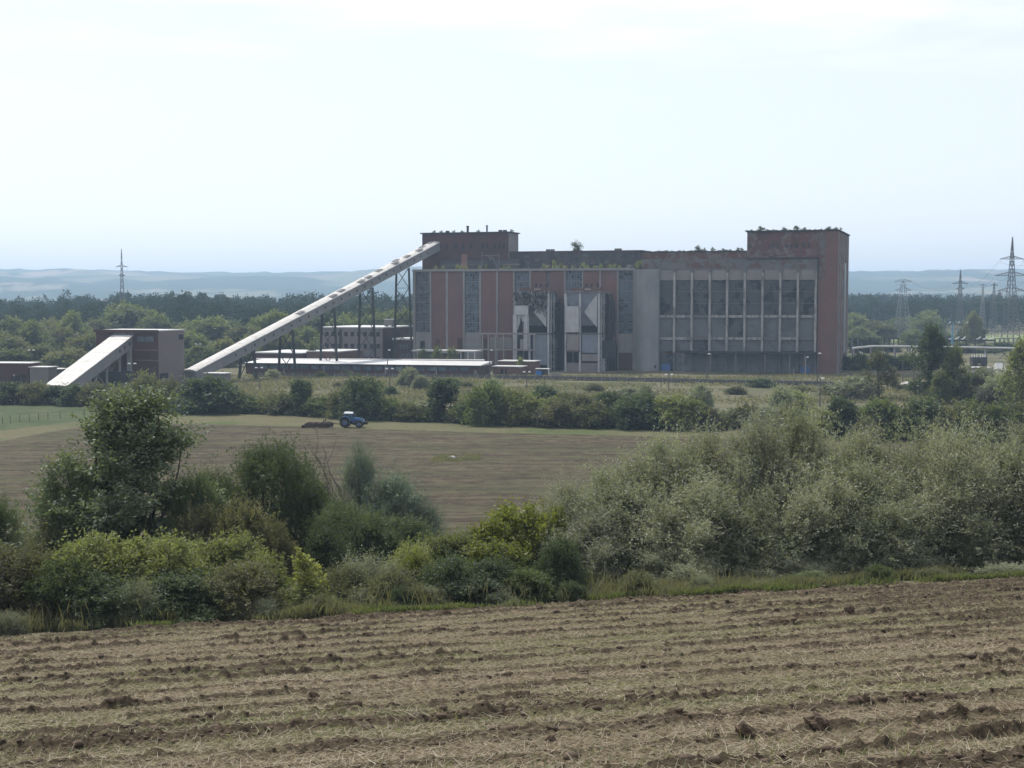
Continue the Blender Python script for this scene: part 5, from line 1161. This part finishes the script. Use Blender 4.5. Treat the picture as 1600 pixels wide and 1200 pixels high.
# (kind, px, Y, top, width px, where)
fg = [
 ('bush_green', -130, 60, 850, 190, 'beyond the left edge of the near field'), ('bush_olive', -210, 61, 830, 200, 'beyond the left edge of the near field'), ('fine_tree', -160, 72, 740, 200, 'beyond the left edge of the near field'),
 ('bush_brown', -35, 60, 850, 190, 'at the left edge of the near field'), ('bush_brown', 45, 61, 858, 170, 'at the left edge of the near field'),
 ('bush_green', 95, 59.5, 872, 130, 'below the tall dark tree'), ('bush_yg', 160, 61.5, 834, 190, 'below the tall dark tree'), ('bush_dark', 150, 59, 898, 150, 'at the foot of the tall dark tree'),
 ('bush_yg', 255, 62, 838, 180, 'right of the tall dark tree'), ('bush_dark', 285, 59.5, 895, 170, 'below the yellow-green bushes'), ('bush_yg', 345, 63, 836, 170, 'below the brownish bush'), ('bush_brown', 370, 60, 880, 150, 'below the yellow-green bushes'),
 ('bush_grey', 215, 58.8, 905, 90, 'at the edge of the near field'), ('bush_yg', 465, 60, 912, 120, 'below the yellow sapling'), ('bush_yg', 405, 62, 868, 120, 'left of the yellow sapling'), ('sapling', 474, 60.5, 856, 60, 'standing between the yellow-green bushes'),
 ('bush_olive', 530, 62, 885, 110, 'right of the yellow sapling'), ('bush_grey', 575, 62, 862, 140, 'in the middle of the near belt'), ('bush_yg', 640, 64, 850, 120, 'in the middle of the near belt'), ('bush_olive', 615, 61, 888, 120, 'in the middle of the near belt'),
 ('bush_yg', 700, 66, 832, 130, 'left of the bright bush'), ('bush_bright', 640, 62.5, 866, 60, 'with yellow leaves in the middle of the near belt'), ('bush_dark', 700, 61.5, 868, 120, 'in front of the bright bush'), ('bush_dark', 775, 62, 872, 120, 'in front of the bright bush'),
 ('bush_olive', 655, 60, 915, 80, 'at the edge of the near field'), ('bush_dark', 740, 60.5, 900, 130, 'at the edge of the near field, middle'), ('bush_bright', 812, 69, 788, 135, 'left of the silvery trees'), ('bush_bright', 760, 67, 812, 90, 'left of the silvery trees'), ('bush_bright', 868, 70, 796, 80, 'left of the silvery trees'), ('bush_bright', 770, 64, 845, 120, 'in front of the other bright bushes'),
 ('bush_dark', 872, 62.5, 838, 90, 'at the left foot of the silvery trees'), ('bush_green', 830, 61.5, 890, 90, 'at the left foot of the silvery trees'),
 ('poplar_big', 199, 74, 612, 290, 'rising high above the near belt at the left'), ('fine_tree', 118, 73, 728, 130, 'leaning out left of the tall dark tree'), ('fine_tree', 290, 75, 738, 110, 'right of the tall dark tree'),
 ('bush_grey', 22, 76, 800, 90, 'behind the brownish bushes at the left edge'), ('bush_olive', 90, 72, 815, 110, 'behind the brownish bushes at the left edge'), ('fine_tree', -30, 76, 770, 120, 'at the very left edge'),
 ('fine_tree', 425, 82, 690, 190, 'left of the bare branches'), ('fine_tree', 345, 83, 735, 130, 'left of the bare branches'), ('fine_tree', 480, 82, 748, 110, 'left of the bare branches'),
 ('feather', 560, 84, 688, 70, 'beside the bare branches'), ('feather', 608, 83, 738, 140, 'right of the bare branches'), ('feather', 652, 82, 772, 90, 'right of the bare branches'), ('fine_tree', 545, 78, 785, 130, 'below the bare branches'), ('fine_tree', 625, 76, 806, 130, 'below the bare branches'),
 ('bush_brown', 375, 71, 778, 140, 'in front of the fine-leaved trees'), ('bush_brown', 305, 71, 790, 110, 'in front of the fine-leaved trees'), ('bush_brown', 425, 70, 812, 90, 'in front of the fine-leaved trees'), ('bush_dark', 510, 71, 822, 110, 'below the bare branches'), ('bush_dark', 570, 74, 812, 110, 'below the bare branches'),
]
for k, px, Y, top, w_, wh in fg: pp(k, px, Y - (1.2 if px < 420 and Y < 63 else 0.3 if Y < 63 else 0), top, w_, wh, G2 if k in ('poplar_big', 'fine_tree', 'feather') else G1)
ol = [(868, 70.5, 790, 120, 1), (905, 72, 752, 150, 0), (950, 71, 735, 170, 1), (998, 72, 712, 170, 0), (1048, 72, 684, 170, 1), (1088, 73, 670, 160, 0), (1130, 71, 692, 180, 1), (1182, 72, 655, 170, 0), (1235, 73, 640, 170, 1), (1290, 72, 655, 150, 0), (1332, 71, 692, 150, 1), (1380, 72, 672, 170, 0), (1430, 72, 662, 170, 1), (1482, 71, 672, 170, 0), (1532, 72, 680, 170, 1), (1582, 72, 668, 170, 0), (1635, 72, 676, 170, 1), (1690, 73, 680, 170, 0), (1760, 73, 690, 180, 1), (1830, 74, 670, 180, 0), (1900, 75, 690, 180, 1), (1740, 70, 770, 190, 0), (1850, 71, 780, 190, 1),
      (915, 68, 800, 150, 0), (985, 69, 762, 170, 1), (1075, 68.5, 748, 180, 0), (1160, 69, 722, 180, 1), (1265, 69.5, 728, 180, 0), (1350, 69, 768, 170, 1), (1405, 69.5, 730, 180, 0), (1500, 69.5, 742, 190, 1), (1595, 70, 732, 190, 0), (1065, 65.8, 862, 120, 1), (1240, 66.3, 868, 130, 0), (1420, 67, 866, 140, 1)]
for px, Y, top, w_, k in ol:
    pp('oleaster' if k == 0 else 'oleaster_g', px, Y, top, w_ * 1.12, 'in the big thicket at right' if px < 1300 else 'in the thicket toward the right edge', 'silvery willow-like trees of the right thicket')
rg = random.Random(31)
for i in range(17):
    px = 30 + i * 96 + rg.uniform(-25, 25); kx = (px - 800) / F * cp; Yq = 59.7 / (1 - kx * T10)
    Yq += rg.uniform(-.5, .6); wq = rg.uniform(34, 80); X0 = xat(px, Yq); hq = rg.uniform(.5, 1.25)
    plant(rg.choice(['bush_olive', 'bush_grey', 'bush_green', 'bush_dark', 'bush_grey']), X0, Yq, wq * Yq / F, hq, 'low, in the grass strip of the field edge', 'low weeds in the grass strip', px=px)
# bare branched tree
bt = empty('dead_tree', (xat(530, 81), 81, hzf(xat(530, 81), 81)), 0, 'bare branched dead tree between the green and the feathery grey trees', 'tree', G2)
H_ = .72 * (zat(700, 81) - hzf(xat(530, 81), 81)); m = MB(); rr = random.Random(11)
def branch(p, d, l, r_, lev):
    pts = [p]; q = Vector(p); dd = Vector(d).normalized(); n = 5
    for k in range(n):
        dd = (dd + Vector((rr.uniform(-.2, .2), rr.uniform(-.2, .2), rr.uniform(-.05, .22)))).normalized(); q = q + dd * l / n; pts.append(q.copy())
        if lev < 3 and k >= 1 and rr.random() < .75: branch(q, dd + Vector((rr.uniform(-.9, .9), rr.uniform(-.7, .7), rr.uniform(-.1, .5))), l * .52, r_ * .5, lev + 1)
    m.tube(pts, [r_ * (1 - .8 * k / n) for k in range(n + 1)], 6, False)
for d, l, r_ in (((-.16, 0, 1), .95, .075), ((.18, .1, 1), 1.0, .08), ((.02, -.1, 1), .8, .06), ((.7, 0, .6), .6, .06)): branch(Vector((0, 0, -.2)), d, H_ * l, r_, 0)
m.build('branches', M['bark_pale'], bt)

# ------------------------------------------------------------------ plants: far hedge
G3 = 'bushes of the far hedge'
LM = [(-30, 'below the brick garage at the left edge'), (75, 'at the foot of the short gallery'), (150, 'below the short gallery'), (215, 'below the transfer tower'), (300, 'right of the transfer tower'), (385, 'below the foot of the long gallery'), (455, 'left of the tractor, in the far hedge'), (520, 'directly behind the tractor'),
      (590, 'right of the tractor, in the far hedge'), (665, 'below the long white roofed shed'), (745, 'below the red brick sheds'), (835, 'below the torn hopper tower'), (905, 'below the intact hopper tower'), (985, 'below the concrete stair tower'), (1050, 'below the left facade bays'), (1130, 'below the middle facade bays'),
      (1210, 'below the right facade bays'), (1290, 'below the end block'), (1350, 'below the thin yellowish tree'), (1420, 'below the tall dark tree'), (1490, 'below the lighter green tree'), (1550, 'below the right edge tree')]
def lm(px):
    s = LM[0][1]
    for a, b in LM:
        if px >= a: s = b
    return s
hedge = [(-40, 632, 600, 60, 'dark'), (15, 631, 597, 55, 'dark'), (48, 632, 596, 50, 'olive'), (85, 632, 603, 55, 'dark'), (118, 633, 600, 60, 'dark'), (155, 634, 598, 60, 'olive'), (190, 637, 602, 55, 'olive'), (228, 640, 581, 55, 'olive'), (262, 641, 592, 60, 'brown'), (295, 643, 597, 50, 'dark'),
 (322, 645, 588, 88, 'dark'), (365, 645, 612, 60, 'green'), (398, 645, 622, 50, 'green'), (432, 647, 612, 55, 'olive'), (468, 648, 594, 52, 'cone'), (500, 650, 620, 50, 'green'), (532, 653, 610, 50, 'olive'), (562, 655, 588, 66, 'dark'), (602, 656, 622, 52, 'green'),
 (640, 657, 628, 56, 'olive'), (668, 658, 638, 40, 'green'), (692, 657, 592, 60, 'cone'), (712, 660, 640, 34, 'grey'), (738, 661, 618, 50, 'green'), (762, 664, 597, 60, 'green'), (776, 655, 592, 46, 'grey'), (800, 664, 608, 56, 'yg'), (848, 640, 602, 46, 'dark'), (828, 664, 616, 60, 'yg'), (868, 650, 619, 50, 'yg'), (872, 667, 626, 60, 'brown'), (905, 662, 616, 60, 'brown'),
 (925, 668, 628, 60, 'olive'), (958, 666, 612, 60, 'dark'), (985, 670, 620, 60, 'dark'), (1008, 668, 614, 60, 'dark'), (1020, 670, 630, 60, 'dark'), (1052, 671, 616, 64, 'yg'), (1084, 672, 622, 56, 'yg'), (1110, 672, 636, 40, 'brown'), (1010, 640, 599, 34, 'grey'), (1098, 640, 600, 36, 'grey'), (1092, 640, 606, 30, 'grey'),
 (1135, 665, 640, 40, 'grey'), (1165, 670, 632, 60, 'olive'), (1205, 676, 636, 70, 'grey'), (1245, 680, 626, 60, 'olive'), (1225, 650, 604, 40, 'grey'), (1282, 684, 638, 60, 'yg'), (1316, 684, 622, 62, 'dark'), (1350, 684, 640, 50, 'olive'), (1382, 686, 624, 62, 'green'), (1418, 686, 640, 50, 'olive'),
 (1447, 687, 622, 70, 'dark'), (1490, 688, 630, 66, 'olive'), (1525, 688, 626, 70, 'green'), (1565, 690, 632, 66, 'green'), (1605, 690, 626, 70, 'olive'), (1650, 690, 630, 70, 'dark'), (-80, 632, 598, 60, 'dark'),
 (1040, 668, 622, 50, 'brown'), (1355, 690, 655, 46, 'brown'), (1540, 692, 655, 60, 'brown'), (1470, 690, 650, 46, 'brown'), (1590, 693, 660, 60, 'brown'), (880, 640, 612, 40, 'olive'), (940, 645, 614, 40, 'olive')]
for px, b, t_, w_, k in hedge: pg('m_' + k, px, b, t_, w_ * 1.12, lm(px), G3)
rg = random.Random(9)
cxs = [(p, b) for p, b, *_ in hedge]
for i in range(44):     # low filling shrubs at the foot of the hedge
    px = -60 + i * 39 + rg.uniform(-8, 8); base = float(np.interp(px, [-80, 150, 280, 560, 800, 1130, 1600], [631, 633, 642, 654, 666, 673, 691])) + rg.uniform(-3, 1)
    pg('m_' + rg.choice(['olive', 'green', 'grey', 'brown', 'olive', 'dark']), px, base - 2, base - rg.uniform(16, 28), rg.uniform(36, 58), 'low, ' + lm(px), G3)
G4 = 'shrubs scattered in the dry meadow'
for px, b, t_, w_, k in [(638, 604, 574, 34, 'grey'), (657, 609, 587, 28, 'grey'), (609, 618, 603, 24, 'dark'), (1190, 605, 591, 40, 'dark'), (1340, 624, 588, 70, 'grey'), (1305, 618, 600, 40, 'olive'), (500, 590, 580, 18, 'yg'), (425, 590, 577, 22, 'grey'), (1440, 612, 596, 40, 'dark'), (1412, 608, 600, 30, 'olive'),
                         (1535, 628, 574, 76, 'grey'), (1565, 632, 586, 60, 'grey'), (1505, 624, 592, 40, 'grey'), (528, 606, 597, 16, 'olive'), (730, 606, 596, 20, 'brown'), (930, 612, 600, 30, 'brown'), (985, 620, 604, 34, 'grey'), (1150, 616, 603, 34, 'olive'), (1255, 612, 602, 30, 'olive'), (540, 588, 578, 20, 'brown'), (1320, 578, 556, 24, 'dark'), (1345, 578, 552, 40, 'green'), (1385, 578, 553, 40, 'dark'), (1420, 578, 552, 46, 'green'), (770, 616, 600, 44, 'yg'), (350, 612, 598, 40, 'olive'), (1240, 632, 610, 50, 'yg'), (700, 606, 590, 40, 'green')]:
    pg('m_' + k, px, b, t_, w_ * 1.1, 'in the meadow ' + lm(px), G4)
pg('m_poplar', 1457, 628, 507, 58, 'beside the pale concrete road', 'tall trees right of the plant'); pg('m_light', 1493, 630, 540, 46, 'right of the tall dark tree', 'tall trees right of the plant'); pg('m_light', 1473, 632, 580, 36, 'at the foot of the tall dark tree', 'tall trees right of the plant')
pg('m_thin', 1375, 624, 546, 56, 'right of the end block', 'tall trees right of the plant'); pg('m_yellow', 1600, 638, 530, 66, 'at the right edge', 'tall trees right of the plant'); pg('m_yellow', 1578, 634, 580, 30, 'low at the right edge', 'tall trees right of the plant')
# weeds on the roofs
G5 = 'weeds growing on the plant roofs'
def rooft(kind, px, ly, z, wpx, hpx, where):
    lx_ = x(px, ly); wx = PF.world(lx_, ly, z); s_ = wx[1] / F; plant(kind, wx[0], wx[1], wpx * s_, hpx * s_, where, G5, z=z, px=px)
rg = random.Random(21)
for px, w_, h_ in ((680, 8, 6), (691, 8, 7), (714, 9, 8), (722, 8, 8), (728, 7, 6), (750, 7, 6), (760, 6, 8), (786, 9, 6), (795, 8, 6), (850, 9, 8), (857, 8, 6), (866, 10, 14), (876, 9, 9), (884, 8, 5), (911, 10, 10), (918, 8, 6), (930, 9, 5), (938, 9, 8), (952, 9, 8), (960, 8, 8), (895, 7, 5), (968, 8, 5)): rooft('roof_tuft', px, 2.5 + rg.random() * 4, ZR - .25, w_, h_ + 2, 'on the boiler house roof')
rooft('roof_tuft', 999, 1.5, ZR, 17, 14, 'on the concrete stair tower')
rooft('roof_bush', 903, 24, zu + .3, 22, 17, 'sticking up in the middle of the upper roof')
for px, h_ in ((1091, 10), (1100, 6), (1113, 7), (1130, 5), (1152, 6), (1158, 5)): rooft('roof_bush', px, 3, zt1 + .3, h_ * 1.3, h_, 'on the parapet left of the end block')
for px, h_ in ((1188, 8), (1243, 8), (1256, 5), (1294, 6), (1305, 5), (1312, 4), (1223, 6)): rooft('roof_bush', px, 3, zt2 + .38, h_ * 1.7, h_, 'on top of the end block')
rg2 = random.Random(4)
for i in range(22):
    q = 1168 + i * 6.4 + rg2.uniform(-2, 2); rooft('roof_bush', q, 2 + rg2.random() * 5, zt2 + .3, rg2.uniform(6, 12), rg2.uniform(1.8, 3.8), 'creeping low on the end block roof')
for i in range(16):
    q = 1015 + i * 9 + rg2.uniform(-3, 3); rooft('roof_bush', q, 2 + rg2.random() * 4, zt1 + .25, rg2.uniform(6, 12), rg2.uniform(1.8, 3.4), 'creeping low on the long parapet')
for px, h_ in ((679, 3), (690, 2.5), (710, 3), (722, 2.5), (748, 3), (800, 3)): rooft('roof_bush', px, 22, zh + .38, 7, h_ + 1.5, 'on top of the head house')
for px, Y_, b_, t_, w_, wh in ((683, 476, 0, 541, 20, 'left before the loading shelter'), (706, 476, 0, 543, 22, 'right before the loading shelter'), (660, 480, 0, 545, 18, 'by the left window apron'), (813, 458, 0, 558, 14, 'behind the brick sheds'), (486, 500, 0, 533, 16, 'on the workshop roof edge'), (560, 520, 0, 548, 12, 'before the office block')):
    pp('m_yg', px, Y_, t_, w_, wh, 'small bushes among the yard buildings')

# ------------------------------------------------------------------ trees behind the plant
G6 = 'trees behind the plant yard'
bt_ = [(8, 520, 520, 60, 'olive'), (50, 540, 503, 64, 'round'), (88, 560, 512, 60, 'olive'), (112, 580, 489, 66, 'round'), (135, 500, 520, 60, 'olive'), (20, 600, 497, 70, 'round'), (70, 620, 500, 66, 'olive'), (200, 660, 475, 96, 'round'), (150, 640, 500, 60, 'olive'), (245, 640, 492, 60, 'round'), (60, 480, 540, 60, 'olive'), (100, 470, 545, 60, 'olive'), (20, 470, 545, 60, 'round'), (-30, 500, 520, 70, 'round'), (125, 470, 548, 40, 'olive'),
       (330, 620, 496, 84, 'round'), (300, 540, 518, 50, 'round'), (315, 500, 540, 50, 'round'), (350, 510, 530, 50, 'olive'), (375, 600, 510, 50, 'olive'), (425, 600, 488, 76, 'round'), (400, 560, 512, 50, 'olive'), (470, 640, 498, 66, 'dark'), (385, 540, 528, 50, 'round'), (355, 660, 500, 50, 'dark'), (480, 600, 512, 60, 'round'), (510, 640, 490, 60, 'dark'), (540, 620, 492, 60, 'round'), (600, 640, 486, 70, 'round'), (635, 620, 484, 50, 'round'), (575, 660, 480, 50, 'dark'),
       (290, 640, 505, 50, 'olive'), (445, 560, 520, 50, 'olive'), (165, 560, 520, 60, 'round'), (220, 560, 515, 60, 'olive'), (275, 560, 520, 50, 'olive'),
       (1345, 760, 512, 50, 'round'), (1372, 780, 502, 50, 'olive'), (1350, 640, 525, 50, 'dark'), (1335, 820, 490, 50, 'round'), (1400, 860, 497, 50, 'round'), (1430, 700, 515, 46, 'round'), (1450, 880, 486, 60, 'round'), (1520, 780, 500, 40, 'dark'), (1521, 760, 488, 24, 'olive'), (1570, 660, 535, 50, 'dark'), (1500, 640, 536, 50, 'dark'), (1540, 640, 538, 50, 'round'), (1470, 700, 520, 50, 'dark'), (1610, 700, 535, 50, 'olive'), (1385, 650, 537, 40, 'dark'), (1360, 655, 530, 40, 'dark')]
BW = [(-60, 'behind the left sheds'), (140, 'behind the transfer tower'), (285, 'behind the foot of the long gallery'), (390, 'behind the rising gallery'), (500, 'behind the office block'), (1300, 'behind the yard right of the end block'), (1440, 'behind the substation')]
for px, Y, t_, w_, k in bt_:
    s = BW[0][1]
    for a, b in BW:
        if px >= a: s = b
    pp('f_' + k, px, Y, t_, w_ * 1.12, s, G6)

# ------------------------------------------------------------------ far wood, one mass
rng = np.random.default_rng(77); bases = []
for px, top, Y0, Y1, n in ((0, 0, 720, 1350, 900), (1, 0, 1010, 1600, 620)):
    for i in range(n):
        Y = Y0 + (Y1 - Y0) * rng.random() ** 1.15
        q = rng.uniform(-60, 720) if px == 0 else rng.uniform(1240, 1700)
        bases.append((xat(q, Y), Y, 1.0 if px == 0 else .85, q))
VV, TT = [], []
for X0, Y0, k, q in bases:
    z0 = hzf(X0, Y0)
    # the wood's skyline: taller old poplars around columns 290-370 of the left part
    hgt = (14.5 + 10 * rng.random() * vn(X0 * .02, Y0 * .02, 7) + (4.5 * math.exp(-((q - 320) / 70) ** 2) if Y0 < 1000 else 0) + (3 * rng.random() if rng.random() < .12 else 0)) * k
    if k < 1: hgt = 13.5 + 7 * rng.random() + 4 * vn(X0 * .02, Y0 * .02, 9)
    if q < 90: hgt -= 3
    wd_ = 8 + 6 * rng.random(); m_ = 300; nc = 16
    a = rng.random(nc) * 6.28; hh_ = rng.random(nc) ** .7; pr_ = np.sqrt(np.maximum(0, 1 - (np.maximum(0, hh_ - .35) / .68) ** 2)) * wd_ / 2 * np.sqrt(rng.random(nc))
    C = np.stack([np.cos(a) * pr_, np.sin(a) * pr_, hgt * (.15 + .8 * hh_)], 1); ci = rng.integers(0, nc, m_)
    c = C[ci] + rng.normal(size=(m_, 3)) * 1.15; ax = unit(rng.normal(size=(m_, 3))); s1 = unit(np.cross(ax, rng.normal(size=(m_, 3)))); s_ = (.6 + .8 * rng.random(m_))[:, None]
    V = np.stack([c - ax * .75 * s_, c + s1 * .5 * s_, c + ax * .75 * s_, c - s1 * .5 * s_], 1).reshape(-1, 3) + np.array([X0, Y0, z0]); VV.append(V)
g = link('far_wood', leafmesh('far_wood', np.concatenate(VV), leafmat('leaf_wood', (0.022, 0.042, 0.024), (0.036, 0.058, 0.03), (0.05, 0.07, 0.032), trans=.25, clump=.02, gloss=0))); tag(g, 'dense dark wood closing the plain in front of the hills', 'wood', kind='stuff')

# ------------------------------------------------------------------ near field: straw, clods, grass at the edge
rng = np.random.default_rng(5)
def slivers(n, xa, ya, zf, l0, l1, w0, w1, lift, name, mat, flat=.25):
    x_, u_ = xa, ya; Yw = u_ + x_ * T10; z_ = zf(x_, Yw) + rng.random(n) * lift
    az = rng.random(n) * 6.28; el = rng.normal(size=n) * flat; ln = l0 + (l1 - l0) * rng.random(n) ** 2; wd_ = w0 + (w1 - w0) * rng.random(n)
    ax = np.stack([np.cos(az) * np.cos(el), np.sin(az) * np.cos(el), np.abs(np.sin(el))], 1); up = np.array([0, 0, 1.]); sd_ = unit(np.cross(ax, up) + rng.normal(size=(n, 3)) * .3)
    p = np.stack([x_, Yw, z_], 1); l_ = ln[:, None]; w_ = wd_[:, None] / 2; bend = np.stack([np.zeros(n), np.zeros(n), ln * .12], 1)
    V = np.stack([p - sd_ * w_, p + sd_ * w_, p + ax * l_ + sd_ * w_ * .4 + bend * 0, p + ax * l_ - sd_ * w_ * .4], 1).reshape(-1, 3); return leafmesh(name, V, mat)
M['straw'] = leafmat('straw_blades', (0.23, 0.19, 0.125), (0.15, 0.122, 0.08), (0.33, 0.28, 0.20), trans=.15, clump=.3, gloss=.03)
def dens(n):
    u_ = 14 + 44 * rng.random(n * 3) ** 1.35; x_ = rng.uniform(-1, 1, n * 3) * (8 + u_ * .36)
    k = rng.random(n * 3) < 1.0 - .85 * np.clip(tilth(x_, u_) * 1.3, 0, 1); x_, u_ = x_[k][:n], u_[k][:n]; return x_, u_
x_, u_ = dens(130000); g = link('straw_litter', slivers(len(x_), x_, u_, near_z, .05, .30, .007, .016, .03, 'straw_litter', M['straw'])); tag(g, 'pale straw stalks scattered over the near ploughed field', 'straw', kind='stuff')
x_, u_ = dens(42000); k = sst(.5, .62, fbm(x_ * .06, u_ * .30, 4, 55)) > rng.random(len(x_)); x_, u_ = x_[k], u_[k]
g = link('stubble_grass', slivers(len(x_), x_, u_, near_z, .05, .2, .010, .022, .02, 'stubble_grass', M['lf_grass'], .8)); tag(g, 'short green regrowth in strips across the near ploughed field', 'grass', kind='stuff')
# small clods as one mass
import bmesh
bm = bmesh.new(); bmesh.ops.create_icosphere(bm, subdivisions=1, radius=1); iv = np.array([v.co[:] for v in bm.verts]); fi = np.array([[v.index for v in f.verts] for f in bm.faces]); bm.free()
n = 34000; u_ = 13 + 45 * rng.random(n) ** 1.25; x_ = rng.uniform(-1, 1, n) * (8 + u_ * .36)
k = rng.random(n) < .06 + tilth(x_, u_); x_, u_ = x_[k], u_[k]; n = len(x_); Yw = u_ + x_ * T10; s_ = .015 + .075 * rng.random(n) ** 9 + .025 * rng.random(n)
V = iv[None] * s_[:, None, None] * (1 + .45 * (rng.random((n, len(iv), 1)) - .4)) * np.array([1.4, 1.1, .7]) + np.stack([x_, Yw, near_z(x_, Yw) + s_ * .05], 1)[:, None]
Fq = fi[None] + (np.arange(n) * len(iv))[:, None, None]
M['clod'] = weathered('clod', (0.10, 0.072, 0.05), (0.065, 0.047, 0.034), (0.15, 0.115, 0.08), 3.0, .5, .7, False)
g = link('soil_clods', np_mesh('soil_clods', V.reshape(-1, 3), Fq.reshape(-1, 3), M['clod'])); tag(g, 'small brown clods turned up by the plough', 'soil clods', kind='stuff')
for i, (px, py, s, lb) in enumerate(((1275, 1136, .30, 'large dark clod near the bottom right of the ploughed field'), (1162, 1146, .24, 'dark clod left of the largest one near the bottom'), (1421, 1092, .22, 'round dark clod at the right of the ploughed field'), (1352, 1099, .22, 'low dark clod left of the round one at the right'), (489, 1090, .22, 'dark upright clod left of the field centre'), (1539, 1034, .26, 'dark clod near the right edge of the ploughed field'), (1326, 956, .3, 'small pointed clod close to the field edge grass'), (860, 1158, .16, 'small clod low in the middle of the field'))):
    d = ray(px, py); lo = 10.
    for k in range(4000):
        lo += .02; p = np.array([0, 0, EYE]) + d * lo / d[1]
        if p[2] < float(near_z(p[0], p[1])): break
    rock('soil_clod', (p[0], p[1], float(near_z(p[0], p[1])) - .03), (s * .62, s * .5, s * .6), lb, M['clod'], 'clod', seed=i + 3, group='large clods on the near field')
# rough grass strip at the field edge and weeds between the bushes
def blades(n, u0, u1, h0, h1, w_, name, mat, seed, amt, xr=32, pow_=1.0):
    u_ = u0 + (u1 - u0) * rng.random(n * 2) ** pow_; x_ = rng.uniform(-xr, xr, n * 2); k = rng.random(n * 2) < sst(amt - .08, amt + .08, fbm(x_ * .22, u_ * .4, 3, seed)); x_, u_ = x_[k][:n], u_[k][:n]; n = len(x_)
    Yw = u_ + x_ * T10 + .5 * (fbm(x_ * .8, x_ * 0, 3, 6) - .5); z_ = hz(x_, Yw); hh_ = (h0 + (h1 - h0) * rng.random(n)) * (.45 + 1.1 * fbm(x_ * .5, u_ * .7, 3, seed + 1)); az = rng.random(n) * 6.28
    lean_ = rng.normal(size=(n, 2)) * .3; p = np.stack([x_, Yw, z_], 1); sd_ = np.stack([np.cos(az), np.sin(az), az * 0], 1) * w_ / 2; tp = p + np.stack([lean_[:, 0] * hh_, lean_[:, 1] * hh_, hh_], 1); md = p + (tp - p) * .55 + np.stack([lean_[:, 0] * -.1, lean_[:, 1] * -.1, hh_ * .06], 1)
    V = np.stack([p - sd_ * .6, md - sd_, tp, md + sd_], 1).reshape(-1, 3); return leafmesh(name, V, mat)
g = link('edge_grass', blades(80000, 57.8, 61.5, .10, .45, .05, 'edge_grass', M['lf_grass'], 101, .62)); tag(g, 'rough green grass along the edge of the near field', 'grass', kind='stuff')
g = link('dry_edge_grass', blades(70000, 58.0, 62.5, .15, .65, .05, 'dry_edge_grass', M['lf_grasspale'], 131, .56)); tag(g, 'pale dry grass tufts along the edge of the near field', 'grass', kind='stuff')
g = link('dry_weeds', blades(2200, 58.6, 61.5, .4, 1.3, .03, 'dry_weeds', M['lf_dry'], 171, .60)); tag(g, 'tall pale dried weeds standing along the near field edge', 'weeds', kind='stuff')
n = 3000; pc = gh(707, 717); th_ = rng.random(n) * 6.28; rr_ = np.sqrt(rng.random(n)) * (.6 + .8 * vn(th_ * 1.2, th_ * 0, 8)); X_ = pc[0] + np.cos(th_) * rr_ * 4.6; Y_ = pc[1] + np.sin(th_) * rr_ * 5.5
kk = vn(X_ * .9, Y_ * .6, 3) > .35; X_, Y_ = X_[kk], Y_[kk]; n = len(X_); c = np.stack([X_, Y_, np.full(n, .05)], 1); az = rng.random(n) * 6.28; s1 = np.stack([np.cos(az), np.sin(az), az * 0], 1) * .07; hh_ = np.stack([rng.normal(size=n) * .1, rng.normal(size=n) * .1, .12 + .3 * rng.random(n)], 1)
g = link('weed_patch', leafmesh('weed_patch', np.stack([c - s1, c + s1, c + hh_ + s1 * .3, c + hh_ - s1 * .3], 1).reshape(-1, 3), M['lf_grasspale'])); tag(g, 'low green weeds in an unploughed patch of the far field', 'weeds', kind='stuff')
g = link('undergrowth', blades(60000, 63.5, 96, .3, 1.1, .07, 'undergrowth', M['lf_olive'], 151, .42, 40)); tag(g, 'weedy undergrowth between the bushes of the near belt', 'undergrowth', kind='stuff')
# far: coarse grass tussocks in the dry meadow
n = 60000; px_ = rng.uniform(-40, 1640, n); Yt = 330 + 120 * rng.random(n); X_ = (px_ - 800) / F * Yt; kk = fbm(X_ * .05, Yt * .08, 4, 201) + .25 * rng.random(n) > .62
X_, Yt = X_[kk], Yt[kk]; n = len(X_); c = np.stack([X_, Yt, np.full(n, .3)], 1); ax = unit(rng.normal(size=(n, 3)) + np.array([0, 0, 1.2])); s1 = unit(np.cross(ax, rng.normal(size=(n, 3)))); s_ = (.3 + .5 * rng.random(n))[:, None]
V = np.stack([c - ax * .5 * s_, c + s1 * .4 * s_, c + ax * .9 * s_, c - s1 * .4 * s_], 1).reshape(-1, 3)
g = link('meadow_tussocks', leafmesh('meadow_tussocks', V, M['lf_dry'])); tag(g, 'dry tussocks in the rough meadow before the plant', 'grass', kind='stuff')
finish_labels()

# ------------------------------------------------------------------ haze
hm = bpy.data.materials.new('haze_air'); hm.use_nodes = True; t = hm.node_tree; t.nodes.clear(); o = t.nodes.new('ShaderNodeOutputMaterial'); pv = t.nodes.new('ShaderNodeVolumePrincipled')
pv.inputs['Color'].default_value = (0.54, 0.745, 1.0, 1); pv.inputs['Density'].default_value = 0.00017; pv.inputs['Anisotropy'].default_value = 0.2
t.links.new(pv.outputs[0], o.inputs['Volume'])
hb = MB().box(-4800, 4800, -120, 9800, -60, 200).build('haze', hm); tag(hb, 'thin blue summer haze', kind='stuff')
